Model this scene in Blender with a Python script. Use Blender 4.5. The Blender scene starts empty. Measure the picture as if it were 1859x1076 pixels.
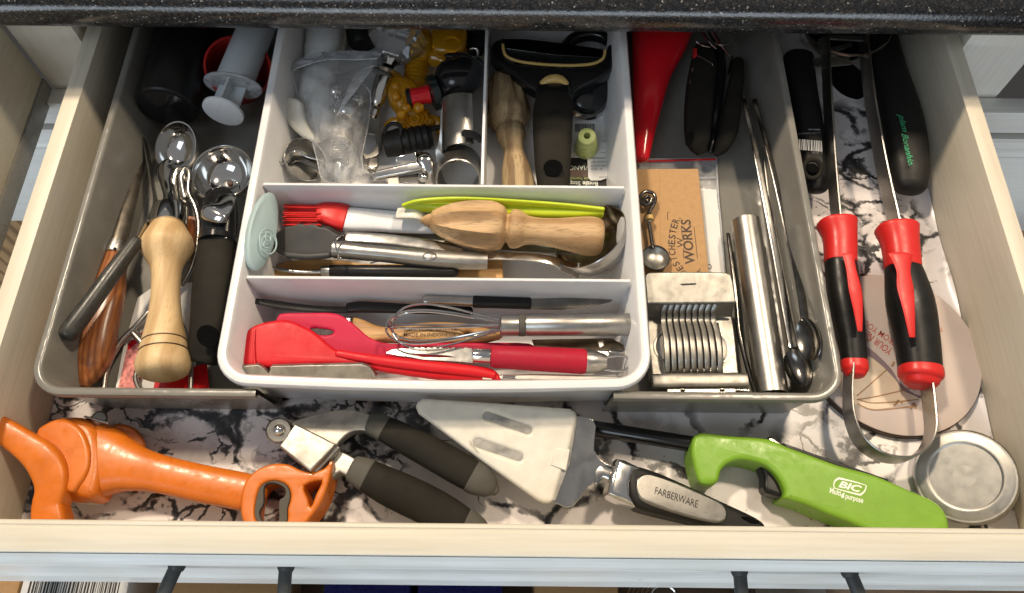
import bpy, bmesh, math, random
from mathutils import Vector, Matrix
random.seed(7)
S = bpy.context.scene
COL = S.collection
# ------------------------------------------------------------------ camera (all lengths below are centimetres, 1 cm = 0.01 unit)
U = 0.01
CAM = Vector((-0.5, 0.0, 44.8))
FPX, TILT, ROLL = 1400.0, math.radians(64.3), 0.0098
ROT = Matrix.Rotation(math.radians(90) - TILT, 3, 'X') @ Matrix.Rotation(ROLL, 3, 'Z')
cd = bpy.data.cameras.new('camera'); cam = bpy.data.objects.new('camera', cd); COL.objects.link(cam)
cd.sensor_fit = 'HORIZONTAL'; cd.sensor_width = 36.0; cd.lens = FPX / 1859 * 36
cd.clip_start = 0.01; cd.clip_end = 30
cam.matrix_world = Matrix.Translation(CAM * U) @ ROT.to_4x4()
S.camera = cam
S.view_settings.view_transform = 'Standard'; S.view_settings.look = 'None'
S.view_settings.gamma = 1; S.view_settings.exposure = 0.0
S.cycles.max_bounces = 8; S.cycles.transparent_max_bounces = 16
# ------------------------------------------------------------------ light: dim room, two warm ceiling lamps, one cool window, one added cool fill
W = bpy.data.worlds.new('World'); S.world = W; W.use_nodes = True
nt = W.node_tree; nt.nodes.clear()
wo = nt.nodes.new('ShaderNodeOutputWorld'); bg = nt.nodes.new('ShaderNodeBackground')
tc = nt.nodes.new('ShaderNodeTexCoord'); sx = nt.nodes.new('ShaderNodeSeparateXYZ'); cr = nt.nodes.new('ShaderNodeValToRGB')
nt.links.new(tc.outputs['Generated'], sx.inputs[0]); nt.links.new(sx.outputs['Z'], cr.inputs[0])
cr.color_ramp.elements[0].position = 0.0; cr.color_ramp.elements[0].color = (.09, .085, .08, 1)
cr.color_ramp.elements[1].position = 0.55; cr.color_ramp.elements[1].color = (.52, .52, .53, 1)
nt.links.new(cr.outputs[0], bg.inputs['Color']); bg.inputs['Strength'].default_value = 0.54
nt.links.new(bg.outputs[0], wo.inputs[0])
def lamp(name, loc, target, size, watts, col, shape='DISK', size_y=None):
    l = bpy.data.lights.new(name, 'AREA'); o = bpy.data.objects.new(name, l); COL.objects.link(o)
    l.shape = shape; l.size = size * U; l.energy = watts; l.color = col
    if size_y: l.size_y = size_y * U
    o.location = Vector(loc) * U
    o.rotation_euler = (Vector(target) - Vector(loc)).to_track_quat('-Z', 'Y').to_euler()
    return o
lamp('ceiling_lamp', (-62, 96, 178), (-4, 20, 2), 17, 35, (1, .83, .63))
lamp('ceiling_lamp', (72, 74, 178), (0, 20, 2), 20, 20, (1, .82, .60))
lamp('window_or_fill_light', (-30, -260, -22), (0, 10, 0), 440, 88, (.80, .90, 1), 'RECTANGLE', 110)
lamp('window_or_fill_light', (-105, -150, 215), (0, 25, 0), 130, 17, (.74, .87, 1), 'RECTANGLE', 110)  # added cool fill to brighten the back compartments under the counter
# ------------------------------------------------------------------ pixel <-> place helpers
def ray(px, py):
    return ROT @ Vector(((px - 929.5) / FPX, -(py - 538) / FPX, -1))
def A(px, py, z):
    d = ray(px, py); return CAM + d * ((z - CAM.z) / d.z)
def AX(px, py, X):
    d = ray(px, py); return CAM + d * ((X - CAM.x) / d.x)
def SC(p):
    return FPX / -(ROT.transposed() @ (Vector(p) - CAM)).z
def Zf(ox, oy, s):                      # coordinates read in an enlarged detail
    return lambda x, y: (ox + x * s, oy + y * s)
ID = lambda x, y: (x, y)
class SL(list): pass        # faces of a slab: shaded with area-weighted normals
class Plane:
    def __init__(s, a, b=None, c=None):
        if b is None: s.o = Vector((0, 0, a)); s.n = Vector((0, 0, 1)); s.u = Vector((1, 0, 0)); s.v = Vector((0, 1, 0))
        else:
            s.o = Vector(a); s.u = (Vector(b) - s.o).normalized(); s.n = s.u.cross(Vector(c) - s.o).normalized()
            if s.n.z < 0: s.n = -s.n
            s.v = s.n.cross(s.u)
    def at(s, px, py):
        d = ray(px, py); return CAM + d * ((s.o - CAM).dot(s.n) / d.dot(s.n))
    def uv(s, p):
        q = Vector(p) - s.o; return q.dot(s.u), q.dot(s.v)
    def w(s, u, v, h=0): return s.o + s.u * u + s.v * v + s.n * h
    def up(s, h):
        q = Plane(0); q.o = s.o + s.n * h; q.u, q.v, q.n = s.u, s.v, s.n; return q
# ------------------------------------------------------------------ shape builders -> (verts, faces)
def crom(P, sub, closed=False):
    n = len(P)
    if sub <= 1 or n < 3 and not closed: 
        if n == 2 and sub > 1: return [[a + (b - a) * k / sub for a, b in zip(P[0], P[1])] for k in range(sub + 1)]
        return [list(p) for p in P]
    out = []
    for i in range(n if closed else n - 1):
        g = lambda k: P[k % n] if closed else P[max(0, min(n - 1, k))]
        a, b, c, d = g(i - 1), g(i), g(i + 1), g(i + 2)
        for k in range(sub):
            t = k / sub
            out.append([.5 * (2 * q + (r - p) * t + (2 * p - 5 * q + 4 * r - s_) * t * t + (3 * q - p - 3 * r + s_) * t ** 3) for p, q, r, s_ in zip(a, b, c, d)])
    if not closed: out.append(list(P[-1]))
    return out
def sweep(ctrl, n=14, e=2.0, sub=5, cap=1.0, closed=False, up=(0, 0, 1), cape=None):
    """ctrl: (point, half width, half height); superelliptic section of exponent e; rounded ends"""
    R = crom([[*p, a, b] for p, a, b in ctrl], sub, closed)
    pts = [Vector(r[:3]) for r in R]; N = len(pts); rings = []; upv = Vector(up)
    prevS = None
    for i in range(N):
        if closed: t = pts[(i + 1) % N] - pts[i - 1]
        else: t = pts[min(N - 1, i + 1)] - pts[max(0, i - 1)]
        if t.length < 1e-9: t = Vector((1, 0, 0))
        t.normalize(); s = t.cross(upv)
        if s.length < .08: s = prevS if prevS is not None else t.cross(Vector((0, 1, 0.01)))
        s = s.normalized()
        if prevS is not None and s.dot(prevS) < 0: s = -s
        prevS = s
        rings.append((pts[i], t, s, s.cross(t), max(1e-3, R[i][3]), max(1e-3, R[i][4])))
    if not closed:
        c0, c1 = (cap if isinstance(cap, tuple) else (cap, cap))
        def ends(r, sg, c):
            p, t, s, u, a, b = r; L = min(a, b) * c; out = []
            for k in (1, 2, 3, 4):
                th = k * math.pi / 8 * .98; f = math.cos(th)
                out.append((p + t * sg * L * math.sin(th), t, s, u, a * (1 - (1 - f) * min(1, c + .001)) if c < 1 else a * f, b * (1 - (1 - f) * min(1, c + .001)) if c < 1 else b * f))
            return out
        if c0 > 0: rings = ends(rings[0], -1, c0)[::-1] + rings
        if c1 > 0: rings = rings + ends(rings[-1], 1, c1)
    V, Fc = [], []
    for p, t, s, u, a, b in rings:
        for k in range(n):
            th = 2 * math.pi * k / n; c, d = math.cos(th), math.sin(th)
            V.append(p + s * (a * math.copysign(abs(c) ** (2 / e), c)) + u * (b * math.copysign(abs(d) ** (2 / e), d)))
    m = len(rings)
    for i in range(m if closed else m - 1):
        j = (i + 1) % m
        for k in range(n):
            l = (k + 1) % n; Fc.append((i * n + k, i * n + l, j * n + l, j * n + k))
    if not closed: Fc.append(tuple(range(n - 1, -1, -1))); Fc.append(tuple((m - 1) * n + k for k in range(n)))
    return V, Fc
def SW(cv, pts, ratio=1.0, **k):
    """points (x, y, z, half width in px[, height/width ratio])"""
    C = []
    for q in pts:
        p = A(*cv(q[0], q[1]), q[2]); r = q[3] * (cv(1, 0)[0] - cv(0, 0)[0]) / SC(p)
        C.append((p, r, r * (q[4] if len(q) > 4 else ratio)))
    return sweep(C, **k)
def wire(cv, pts, r, **k):
    return sweep([(A(*cv(q[0], q[1]), q[2]), r, r) for q in pts], **k)
def lathe(p0, p1, prof, n=32, rmod=None, sub=1, arc=None, shape=(1, 1)):
    p0, p1 = Vector(p0), Vector(p1); ax = (p1 - p0); L = ax.length; ax.normalize()
    s = ax.cross(Vector((0, 0, 1)))
    s = Vector((1, 0, 0)) if s.length < .05 else s.normalized()
    u = s.cross(ax); prof = crom(prof, sub) if sub > 1 else prof
    V, Fc = [], []; m = len(prof); nn = n if arc is None else n + 1
    for t, r in prof:
        for k in range(nn):
            th = 2 * math.pi * k / n if arc is None else arc[0] + (arc[1] - arc[0]) * k / n
            q = max(r, 1e-4) * (rmod(t, th) if rmod else 1)
            V.append(p0 + ax * (t * L) + s * (q * math.cos(th) * shape[0]) + u * (q * math.sin(th) * shape[1]))
    for i in range(m - 1):
        for k in range(n):
            l = (k + 1) % nn; Fc.append((i * nn + k, i * nn + l, (i + 1) * nn + l, (i + 1) * nn + k))
    if arc is None and tuple(prof[0]) != tuple(prof[-1]):
        if prof[0][1] > .002: Fc.append(tuple(range(n - 1, -1, -1)))
        if prof[-1][1] > .002: Fc.append(tuple((m - 1) * n + k for k in range(n)))
    return V, Fc
def LT(cv, a, b, prof, **k):
    """profile (position 0..1, radius px)"""
    p0, p1 = A(*cv(a[0], a[1]), a[2]), A(*cv(b[0], b[1]), b[2]); f = cv(1, 0)[0] - cv(0, 0)[0]
    return lathe(p0, p1, [(t, r * f / SC(p0.lerp(p1, t))) for t, r in prof], **k)
def ball(p, rx, ry=None, rz=None, n=20):
    ry = ry or rx; rz = rz or rx; p = Vector(p); V, Fc = [], []; m = n // 2
    for i in range(m + 1):
        a = math.pi * i / m
        for k in range(n):
            b = 2 * math.pi * k / n; V.append(p + Vector((rx * math.sin(a) * math.cos(b), ry * math.sin(a) * math.sin(b), rz * math.cos(a))))
    for i in range(m):
        for k in range(n):
            l = (k + 1) % n; Fc.append((i * n + k, (i + 1) * n + k, (i + 1) * n + l, i * n + l))
    return V, Fc
def slab(pl, pts, th, bev=.05, holes=(), sm=1, cv=ID, hsm=None, world=False):
    """outline given in the picture, laid on plane pl (its upper face), extruded down by th"""
    cu = bpy.data.curves.new('t', 'CURVE'); cu.dimensions = '2D'; cu.fill_mode = 'BOTH'
    bev = min(bev, th * .49); cu.extrude = th / 2 - bev; cu.bevel_depth = bev; cu.offset = -bev; cu.bevel_resolution = 2
    for i, loop in enumerate([pts] + list(holes)):
        uv = [list(q) for q in loop] if world else [list(pl.uv(pl.at(*cv(*q)))) for q in loop]
        k = sm if i == 0 else (sm if hsm is None else hsm)
        uv = crom(uv, k, True) if k > 1 else uv
        sp = cu.splines.new('POLY'); sp.points.add(len(uv) - 1); sp.use_cyclic_u = True
        for q, c in zip(sp.points, uv): q.co = (c[0], c[1], 0, 1)
    o = bpy.data.objects.new('t', cu); me = bpy.data.meshes.new_from_object(o)
    V = [pl.w(v.co.x, v.co.y, v.co.z - th / 2) for v in me.vertices]; Fc = SL(tuple(f.vertices) for f in me.polygons)
    bpy.data.objects.remove(o); bpy.data.curves.remove(cu); bpy.data.meshes.remove(me)
    return V, Fc
def text(s, pl, a, b, h=None, cv=ID, th=.012, bold=0.0, shear=0, lift=.01, sx=None, font_space=1.0):
    """s written on plane pl from picture point a to b along its base line"""
    cu = bpy.data.curves.new('t', 'FONT'); cu.body = s; cu.size = 1; cu.extrude = 0; cu.offset = bold; cu.shear = shear; cu.space_character = font_space
    cu.resolution_u = 3
    o = bpy.data.objects.new('t', cu); me = bpy.data.meshes.new_from_object(o)
    p, q = pl.at(*cv(*a)), pl.at(*cv(*b)); d = q - p; L = d.length; d.normalize(); n = pl.n; up = n.cross(d)
    xs = [v.co.x for v in me.vertices]; x0, x1 = min(xs), max(xs); f = L / (x1 - x0); fy = f if h is None else h / .7
    V = [p + d * ((v.co.x - x0) * f) + up * (v.co.y * fy) + n * lift for v in me.vertices]; Fc = [tuple(g.vertices) for g in me.polygons]
    bpy.data.objects.remove(o); bpy.data.curves.remove(cu); bpy.data.meshes.remove(me)
    return V, Fc
def box(x0, x1, y0, y1, z0, z1, bev=.06):
    bm = bmesh.new(); bmesh.ops.create_cube(bm, size=1)
    for v in bm.verts: v.co = Vector(((x0 + x1) / 2 + v.co.x * (x1 - x0), (y0 + y1) / 2 + v.co.y * (y1 - y0), (z0 + z1) / 2 + v.co.z * (z1 - z0)))
    if bev: bmesh.ops.bevel(bm, geom=bm.edges[:], offset=bev, segments=2, affect='EDGES', profile=.5)
    g = ([v.co.copy() for v in bm.verts], [tuple(v.index for v in f.verts) for f in bm.faces]) if not bm.verts.index_update() else None
    bm.free(); return g
def extr(prof, x0, x1, seg=1):
    """(y, z) profile run along X"""
    V, Fc = [], []; m = len(prof)
    for i in range(seg + 1):
        for y, z in prof: V.append(Vector((x0 + (x1 - x0) * i / seg, y, z)))
    for i in range(seg):
        for k in range(m): l = (k + 1) % m; Fc.append((i * m + k, (i + 1) * m + k, (i + 1) * m + l, i * m + l))
    Fc.append(tuple(range(m))); Fc.append(tuple(seg * m + k for k in range(m - 1, -1, -1)))
    return V, Fc
def loft(rings, closed=True, capend=True, capstart=False):
    V, Fc = [], []; n = len(rings[0])
    for r in rings: V += [Vector(q) for q in r]
    for i in range(len(rings) - 1):
        for k in range(n if closed else n - 1):
            l = (k + 1) % n; Fc.append((i * n + k, i * n + l, (i + 1) * n + l, (i + 1) * n + k))
    if capend: Fc.append(tuple((len(rings) - 1) * n + k for k in range(n)))
    if capstart: Fc.append(tuple(range(n - 1, -1, -1)))
    return V, Fc
def join(*gs):
    V, Fc = [], []
    for v, f in gs:
        b = len(V); V += list(v); Fc += [tuple(i + b for i in q) for q in f]
    return V, Fc
# ------------------------------------------------------------------ objects
ROOTS = []
def mesh(name, g, mat, parent=None, sharp=38):
    me = bpy.data.meshes.new(name); V, Fc = g
    me.from_pydata([Vector(v) * U for v in V], [], Fc)
    bm = bmesh.new(); bm.from_mesh(me); bmesh.ops.remove_doubles(bm, verts=bm.verts, dist=1e-6)
    bmesh.ops.recalc_face_normals(bm, faces=bm.faces); bm.to_mesh(me); bm.free()
    me.materials.append(mat)
    for p in me.polygons: p.use_smooth = True
    me.set_sharp_from_angle(angle=math.radians(sharp))
    o = bpy.data.objects.new(name, me); COL.objects.link(o)
    if isinstance(Fc, SL): o.modifiers.new('weighted_normals', 'WEIGHTED_NORMAL').keep_sharp = True
    if parent is not None: o.parent = parent
    else: ROOTS.append(o)
    return o
def thing(name, label, cat, group=None):
    o = bpy.data.objects.new(name, None); COL.objects.link(o); o.empty_display_size = .02
    o['label'] = label; o['category'] = cat
    if group: o['group'] = group
    ROOTS.append(o); return o
def solo(name, label, cat, g, mat, group=None, sharp=38):
    o = mesh(name, g, mat, None, sharp); o['label'] = label; o['category'] = cat
    if group: o['group'] = group
    return o
def struct(name, g, mat, sharp=38):
    o = mesh(name, g, mat, None, sharp); o['kind'] = 'structure'; return o
def settle():
    """give every object an origin of its own: roots at the centre of their base, parts at their middle"""
    kids = {}
    for o in COL.objects:
        if o.parent: kids.setdefault(o.parent, []).append(o)
    def vs(o):
        out = [v.co for v in o.data.vertices] if o.type == 'MESH' else []
        for c in kids.get(o, []): out = out + vs(c)
        return out
    plan = []
    def rec(o, pw, root):
        p = vs(o); lo = Vector([min(q[i] for q in p) for i in range(3)]); hi = Vector([max(q[i] for q in p) for i in range(3)])
        c = (lo + hi) / 2
        if root: c.z = lo.z
        plan.append((o, c, c - pw))
        for k in kids.get(o, []): rec(k, c, False)
    for r in ROOTS: rec(r, Vector((0, 0, 0)), True)
    for o, c, l in plan:
        if o.type == 'MESH': o.data.transform(Matrix.Translation(-c))
        o.location = l
# ------------------------------------------------------------------ materials
def lin(r, g, b):
    f = lambda c: (c / 255 / 12.92) if c < 10.3 else ((c / 255 + .055) / 1.055) ** 2.4
    return (f(r), f(g), f(b), 1)
class Mt:
    def __init__(s, name):
        s.m = bpy.data.materials.new(name); s.m.use_nodes = True; s.t = s.m.node_tree; s.b = s.t.nodes['Principled BSDF']
        s.tc = s.t.nodes.new('ShaderNodeTexCoord'); s.co = s.tc.outputs['Object']
    def n(s, ty, **k):
        d = s.t.nodes.new(ty)
        for a, v in k.items():
            if a in d.inputs: d.inputs[a].default_value = v
            else: setattr(d, a, v)
        return d
    def l(s, a, b): s.t.links.new(a, b)
    def mapped(s, sc=(1, 1, 1), rot=(0, 0, 0)):
        m = s.n('ShaderNodeMapping'); m.inputs['Scale'].default_value = sc; m.inputs['Rotation'].default_value = rot; s.l(s.co, m.inputs[0]); return m.outputs[0]
    def noise(s, scale, detail=4, vec=None, dist=0, rough=.55):
        d = s.n('ShaderNodeTexNoise'); d.inputs['Scale'].default_value = scale; d.inputs['Detail'].default_value = detail; d.inputs['Distortion'].default_value = dist; d.inputs['Roughness'].default_value = rough
        s.l(vec or s.co, d.inputs['Vector']); return d.outputs['Fac']
    def ramp(s, fac, stops, mode='LINEAR'):
        r = s.n('ShaderNodeValToRGB'); e = r.color_ramp.elements; r.color_ramp.interpolation = mode
        while len(e) < len(stops): e.new(.5)
        for q, (p, c) in zip(e, stops): q.position = p; q.color = c if len(c) == 4 else (*c, 1)
        s.l(fac, r.inputs[0]); return r.outputs[0]
    def mix(s, fac, a, b, mode='MIX'):
        d = s.n('ShaderNodeMix'); d.data_type = 'RGBA'; d.blend_type = mode
        for v, i in ((fac, 0), (a, 6), (b, 7)):
            if hasattr(v, 'is_linked'): s.l(v, d.inputs[i])
            elif i == 0: d.inputs[0].default_value = v
            else: d.inputs[i].default_value = v
        return d.outputs[2]
    def bump(s, h, dist, strength=.6):
        d = s.n('ShaderNodeBump'); d.inputs['Strength'].default_value = strength; d.inputs['Distance'].default_value = dist
        s.l(h, d.inputs['Height'])
        if s.b.inputs['Normal'].is_linked: s.l(s.b.inputs['Normal'].links[0].from_socket, d.inputs['Normal'])
        s.l(d.outputs[0], s.b.inputs['Normal'])
    def set(s, **k):
        for a, v in k.items():
            i = s.b.inputs[a.replace('_', ' ')]
            if hasattr(v, 'is_linked'): s.l(v, i)
            else: i.default_value = v
def g3(v): return (v, v, v, 1)
def plain(name, col, rough=.45, var=.12, metal=0, bump=.0, bscale=900, spec=.5, coat=0, smudge=.12, vscale=60):
    m = Mt(name); nz = m.noise(vscale, 5)
    d = tuple(c * (1 - var) for c in col[:3]) + (1,); h = tuple(min(1, c * (1 + var)) for c in col[:3]) + (1,)
    m.set(Base_Color=m.ramp(nz, [(.3, d), (.7, h)]), Metallic=metal, Specular_IOR_Level=spec)
    r2 = m.noise(vscale * 1.7, 6, rough=.7)
    m.set(Roughness=m.ramp(r2, [(.3, g3(max(.02, rough - smudge))), (.72, g3(min(1, rough + smudge)))]))
    if coat: m.set(Coat_Weight=coat, Coat_Roughness=.08)
    if bump: m.bump(m.noise(bscale, 4), bump * .01)
    return m.m
def wood(name, light, dark, axis=1, scale=26, rough=.5, rings=1.0, pores=.5):
    m = Mt(name); sc = [1.0, 1.0, 1.0]; sc[axis] = .12
    v = m.mapped(tuple(sc)); w = m.n('ShaderNodeTexWave'); w.inputs['Scale'].default_value = scale; w.inputs['Distortion'].default_value = 7 * rings; w.inputs['Detail'].default_value = 4; w.inputs['Detail Scale'].default_value = 1.6
    w.bands_direction = 'X' if axis != 0 else 'Y'; m.l(v, w.inputs[0])
    sc2 = [1.0] * 3; sc2[axis] = .05; p = m.noise(900, 3, m.mapped(tuple(sc2))); blot = m.noise(45, 4)
    c = m.ramp(w.outputs['Fac'], [(.1, dark), (.45, light), (1, tuple(min(1, x * 1.1) for x in light[:3]) + (1,))])
    c = m.mix(m.ramp(p, [(.28, g3(pores)), (.5, g3(0))]), c, tuple(x * .55 for x in dark[:3]) + (1,))
    c = m.mix(m.ramp(blot, [(.35, g3(.3)), (.65, g3(0))]), c, dark)
    m.set(Base_Color=c, Roughness=rough); m.bump(p, .0002, .35); return m.m
def steel(name, col=(.62, .60, .57, 1), rough=.25, scratch=0.0, axis=None, tarn=.25):
    m = Mt(name); nz = m.noise(120, 5); d = tuple(c * (1 - tarn) for c in col[:3]) + (1,)
    m.set(Metallic=1, Base_Color=m.ramp(nz, [(.25, d), (.6, col)]))
    sc = [1, 1, 1]
    if axis is not None: sc[axis] = .03
    r = m.noise(2200 if axis is not None else 160, 3, m.mapped(tuple(sc)))
    m.set(Roughness=m.ramp(r, [(.25, g3(max(.03, rough * .8))), (.75, g3(rough * 1.2))]))
    if scratch: m.bump(r, .00003 * scratch, .25)
    return m.m
K = {}
K['white_plastic'] = plain('white_plastic', (.80, .80, .80, 1), .28, .03)
K['grey_plastic'] = plain('grey_plastic', (.25, .245, .225, 1), .30, .06)
m = Mt('wavy_grey_plastic'); m.set(Base_Color=m.ramp(m.noise(30, 3), [(.3, (.165, .158, .138, 1)), (.7, (.215, .207, .182, 1))]), Roughness=.24); m.bump(m.noise(26, 2, m.mapped((1, 1, .3)), 1.2), .004, .25); K['tray_grey'] = m.m
m = Mt('tray_white'); m.set(Base_Color=m.ramp(m.noise(40, 3), [(.3, (.69, .69, .695, 1)), (.7, (.75, .75, .75, 1))]), Roughness=.22); m.bump(m.noise(22, 2, m.mapped((1, 1, .3)), 1.0), .003, .4); K['tray_white'] = m.m
K['black_rubber'] = plain('black_rubber', (.011, .0105, .010, 1), .5, .2, bump=.004, smudge=.1, spec=.28)
K['charcoal_rubber'] = plain('charcoal_rubber', (.017, .0152, .012, 1), .65, .25, bump=.005, smudge=.08, spec=.12)
K['grey_rubber'] = plain('grey_rubber', (.085, .08, .068, 1), .6, .1, bump=.004, spec=.2)
K['grey_silicone'] = plain('grey_silicone', (.040, .039, .038, 1), .5, .15, bump=.003)
K['black_gloss'] = plain('black_gloss', (.010, .010, .011, 1), .16, .1, smudge=.06)
K['black_satin'] = plain('black_satin', (.010, .010, .010, 1), .36, .15, bump=.002, spec=.3)
K['red_plastic'] = plain('red_plastic', (.60, .022, .02, 1), .38, .06, spec=.35)
K['red_silicone'] = plain('red_silicone', (.55, .006, .014, 1), .45, .06, bump=.002, spec=.3)
K['deep_red'] = plain('deep_red', (.62, .010, .018, 1), .2, .05, smudge=.05)
K['dim_red'] = plain('dim_red', (.40, .015, .012, 1), .4, .08)
K['pink_silicone'] = plain('pink_silicone', (.52, .018, .062, 1), .5, .06, bump=.002, spec=.3)
K['berry_rubber'] = plain('berry_rubber', (.38, .010, .030, 1), .55, .06, bump=.003, spec=.25)
K['orange_plastic'] = plain('orange_plastic', (.58, .145, .010, 1), .36, .09, bump=.002, bscale=1500, smudge=.17, vscale=120)
K['green_plastic'] = plain('green_plastic', (.19, .37, .03, 1), .40, .06, spec=.4, smudge=.18, vscale=110)
K['lime_plastic'] = plain('lime_plastic', (.50, .62, .02, 1), .38, .05)
K['pale_green'] = plain('pale_green', (.42, .47, .17, 1), .45, .06)
K['mint_silicone'] = plain('mint_silicone', (.36, .47, .48, 1), .5, .05)
K['white_print'] = plain('white_print', (.82, .85, .74, 1), .5, .02)
K['black_print'] = plain('black_print', (.02, .018, .016, 1), .6, .1)
K['brown_print'] = plain('brown_print', (.055, .028, .016, 1), .6, .15)
K['red_print'] = plain('red_print', (.42, .08, .06, 1), .6, .1)
K['tan_print'] = plain('tan_print', (.36, .20, .10, 1), .6, .1)
K['green_print'] = plain('green_print', (.02, .30, .13, 1), .5, .1)
K['grey_print'] = plain('grey_print', (.20, .20, .20, 1), .6, .1)
K['yellow_plastic'] = plain('yellow_plastic', (.62, .42, .14, 1), .4, .08)
K['ivory_plastic'] = plain('ivory_plastic', (.74, .71, .62, 1), .35, .05)
K['milky_plastic'] = plain('milky_plastic', (.70, .665, .575, 1), .4, .08, vscale=130)
K['paper'] = plain('paper', (.72, .71, .69, 1), .75, .04)
K['hole_black'] = plain('hole_black', (.006, .006, .006, 1), .9, .1, spec=0)
K['navy'] = plain('navy', (.01, .012, .10, 1), .3, .1)
K['dark_iron'] = plain('dark_iron', (.035, .037, .036, 1), .5, .25, bump=.01, bscale=400)
K['steel'] = steel('steel', (.50, .48, .45, 1), rough=.2)
K['brushed'] = steel('brushed_steel', (.42, .405, .375, 1), .35, 1, axis=1)
K['plate_steel'] = steel('plate_steel', (.27, .26, .24, 1), .33, 1, axis=0)
K['brushed_x'] = steel('brushed_steel_across', (.43, .415, .385, 1), .35, 1, axis=0)
K['chrome'] = steel('chrome', (.60, .59, .57, 1), .11, tarn=.08)
K['dull_steel'] = steel('dull_steel', (.40, .385, .35, 1), .40, .5, tarn=.2)
K['cast_alu'] = steel('cast_aluminium', (.44, .42, .375, 1), .46, 1.5, tarn=.42)
K['dark_steel'] = steel('dark_steel', (.20, .19, .175, 1), .2, tarn=.5)
K['warm_steel'] = steel('warm_steel', (.42, .34, .24, 1), .2, tarn=.5)
K['maple'] = wood('maple_wood', (.66, .47, .25, 1), (.53, .35, .165, 1), 1, 22, .5, .6, .35)
K['beech'] = wood('beech_wood', (.56, .37, .19, 1), (.38, .225, .10, 1), 0, 20, .6, 1.2, .8)
K['old_wood'] = wood('weathered_wood', (.42, .31, .17, 1), (.20, .13, .065, 1), 1, 24, .7, 1.5, .8)
K['tan_wood'] = wood('tan_wood', (.54, .32, .12, 1), (.38, .20, .07, 1), 0, 24, .55, 1, .6)
K['honey_wood'] = wood('honey_wood', (.55, .34, .14, 1), (.36, .19, .06, 1), 1, 24, .55, 1, .8)
m = Mt('laminated_wood'); w = m.n('ShaderNodeTexWave'); w.inputs['Scale'].default_value = 95; w.inputs['Distortion'].default_value = 2.2; w.inputs['Detail'].default_value = 2
m.l(m.mapped((1, .33, 0), (0, 0, .0)), w.inputs[0]); g = m.noise(500, 4, m.mapped((1, .06, 1), (0, 0, .25)))
c = m.ramp(w.outputs['Fac'], [(0, (.22, .066, .019, 1)), (.3, (.31, .105, .03, 1)), (.8, (.36, .13, .04, 1)), (1, (.39, .15, .05, 1))])
m.set(Base_Color=m.mix(m.ramp(g, [(.35, g3(.5)), (.6, g3(0))]), c, (.07, .02, .01, 1)), Roughness=.3); K['laminated'] = m.m
# painted drawer wood: cream paint with brush strokes
def paint(name, col, axis, rough=.5, wear=.0):
    m = Mt(name); sc = [1.0] * 3; sc[axis] = .04; st = m.noise(420, 4, m.mapped(tuple(sc))); bl = m.noise(14, 5)
    c = m.ramp(st, [(.25, tuple(x * .87 for x in col[:3]) + (1,)), (.6, col)])
    c = m.mix(m.ramp(bl, [(.3, g3(.42)), (.62, g3(0))]), c, tuple(x * y for x, y in zip(col[:3], (.86, .8, .68))) + (1,))
    chip = m.noise(95, 6, m.mapped(tuple(.35 if i == axis else 1.0 for i in range(3))), rough=.7)
    if wear: c = m.mix(m.ramp(chip, [(.27 - .03 + wear * .05, g3(1)), (.29 + wear * .05, g3(0))]), c, (.30, .21, .12, 1))
    m.set(Base_Color=c, Roughness=m.ramp(bl, [(.3, g3(rough - .08)), (.7, g3(rough + .1))])); m.bump(st, .0002, .3); m.bump(m.noise(1400, 3), .0002, .35); return m.m
K['cream_x'] = paint('cream_paint_front', (.63, .60, .51, 1), 0, .5, .7)
K['cream_y'] = paint('cream_paint_sides', (.69, .635, .52, 1), 1, .42, .2)
K['white_paint'] = paint('white_paint', (.70, .70, .665, 1), 0, .35, 1.0)
K['frame_paint'] = paint('frame_paint', (.72, .69, .62, 1), 2, .4, .3)
K['raw_wood'] = wood('raw_wood', (.33, .20, .09, 1), (.16, .09, .035, 1), 2, 20, .7)
K['dark_wood'] = wood('dark_wood', (.09, .055, .032, 1), (.045, .026, .015, 1), 0, 12, .4)
# granite
m = Mt('granite'); vo = m.n('ShaderNodeTexVoronoi'); vo.inputs['Scale'].default_value = 1150; m.l(m.co, vo.inputs['Vector'])
v2 = m.n('ShaderNodeTexVoronoi'); v2.inputs['Scale'].default_value = 560; m.l(m.co, v2.inputs['Vector'])
sp = m.n('ShaderNodeSeparateColor'); m.l(vo.outputs['Color'], sp.inputs[0]); s2 = m.n('ShaderNodeSeparateColor'); m.l(v2.outputs['Color'], s2.inputs[0])
c = m.ramp(sp.outputs[0], [(.0, (.006, .006, .007, 1)), (.7, (.016, .016, .017, 1)), (.92, (.030, .029, .027, 1)), (.985, (.06, .056, .05, 1)), (1, (.30, .28, .25, 1))])
c = m.mix(m.ramp(s2.outputs[1], [(.8, g3(0)), (.9, g3(.3)), (1, g3(.6))]), c, (.045, .036, .027, 1))
m.set(Base_Color=c, Roughness=m.ramp(sp.outputs[1], [(0, g3(.07)), (1, g3(.2))])); m.bump(m.noise(500, 5), .0004, .3); K['granite'] = m.m
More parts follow.
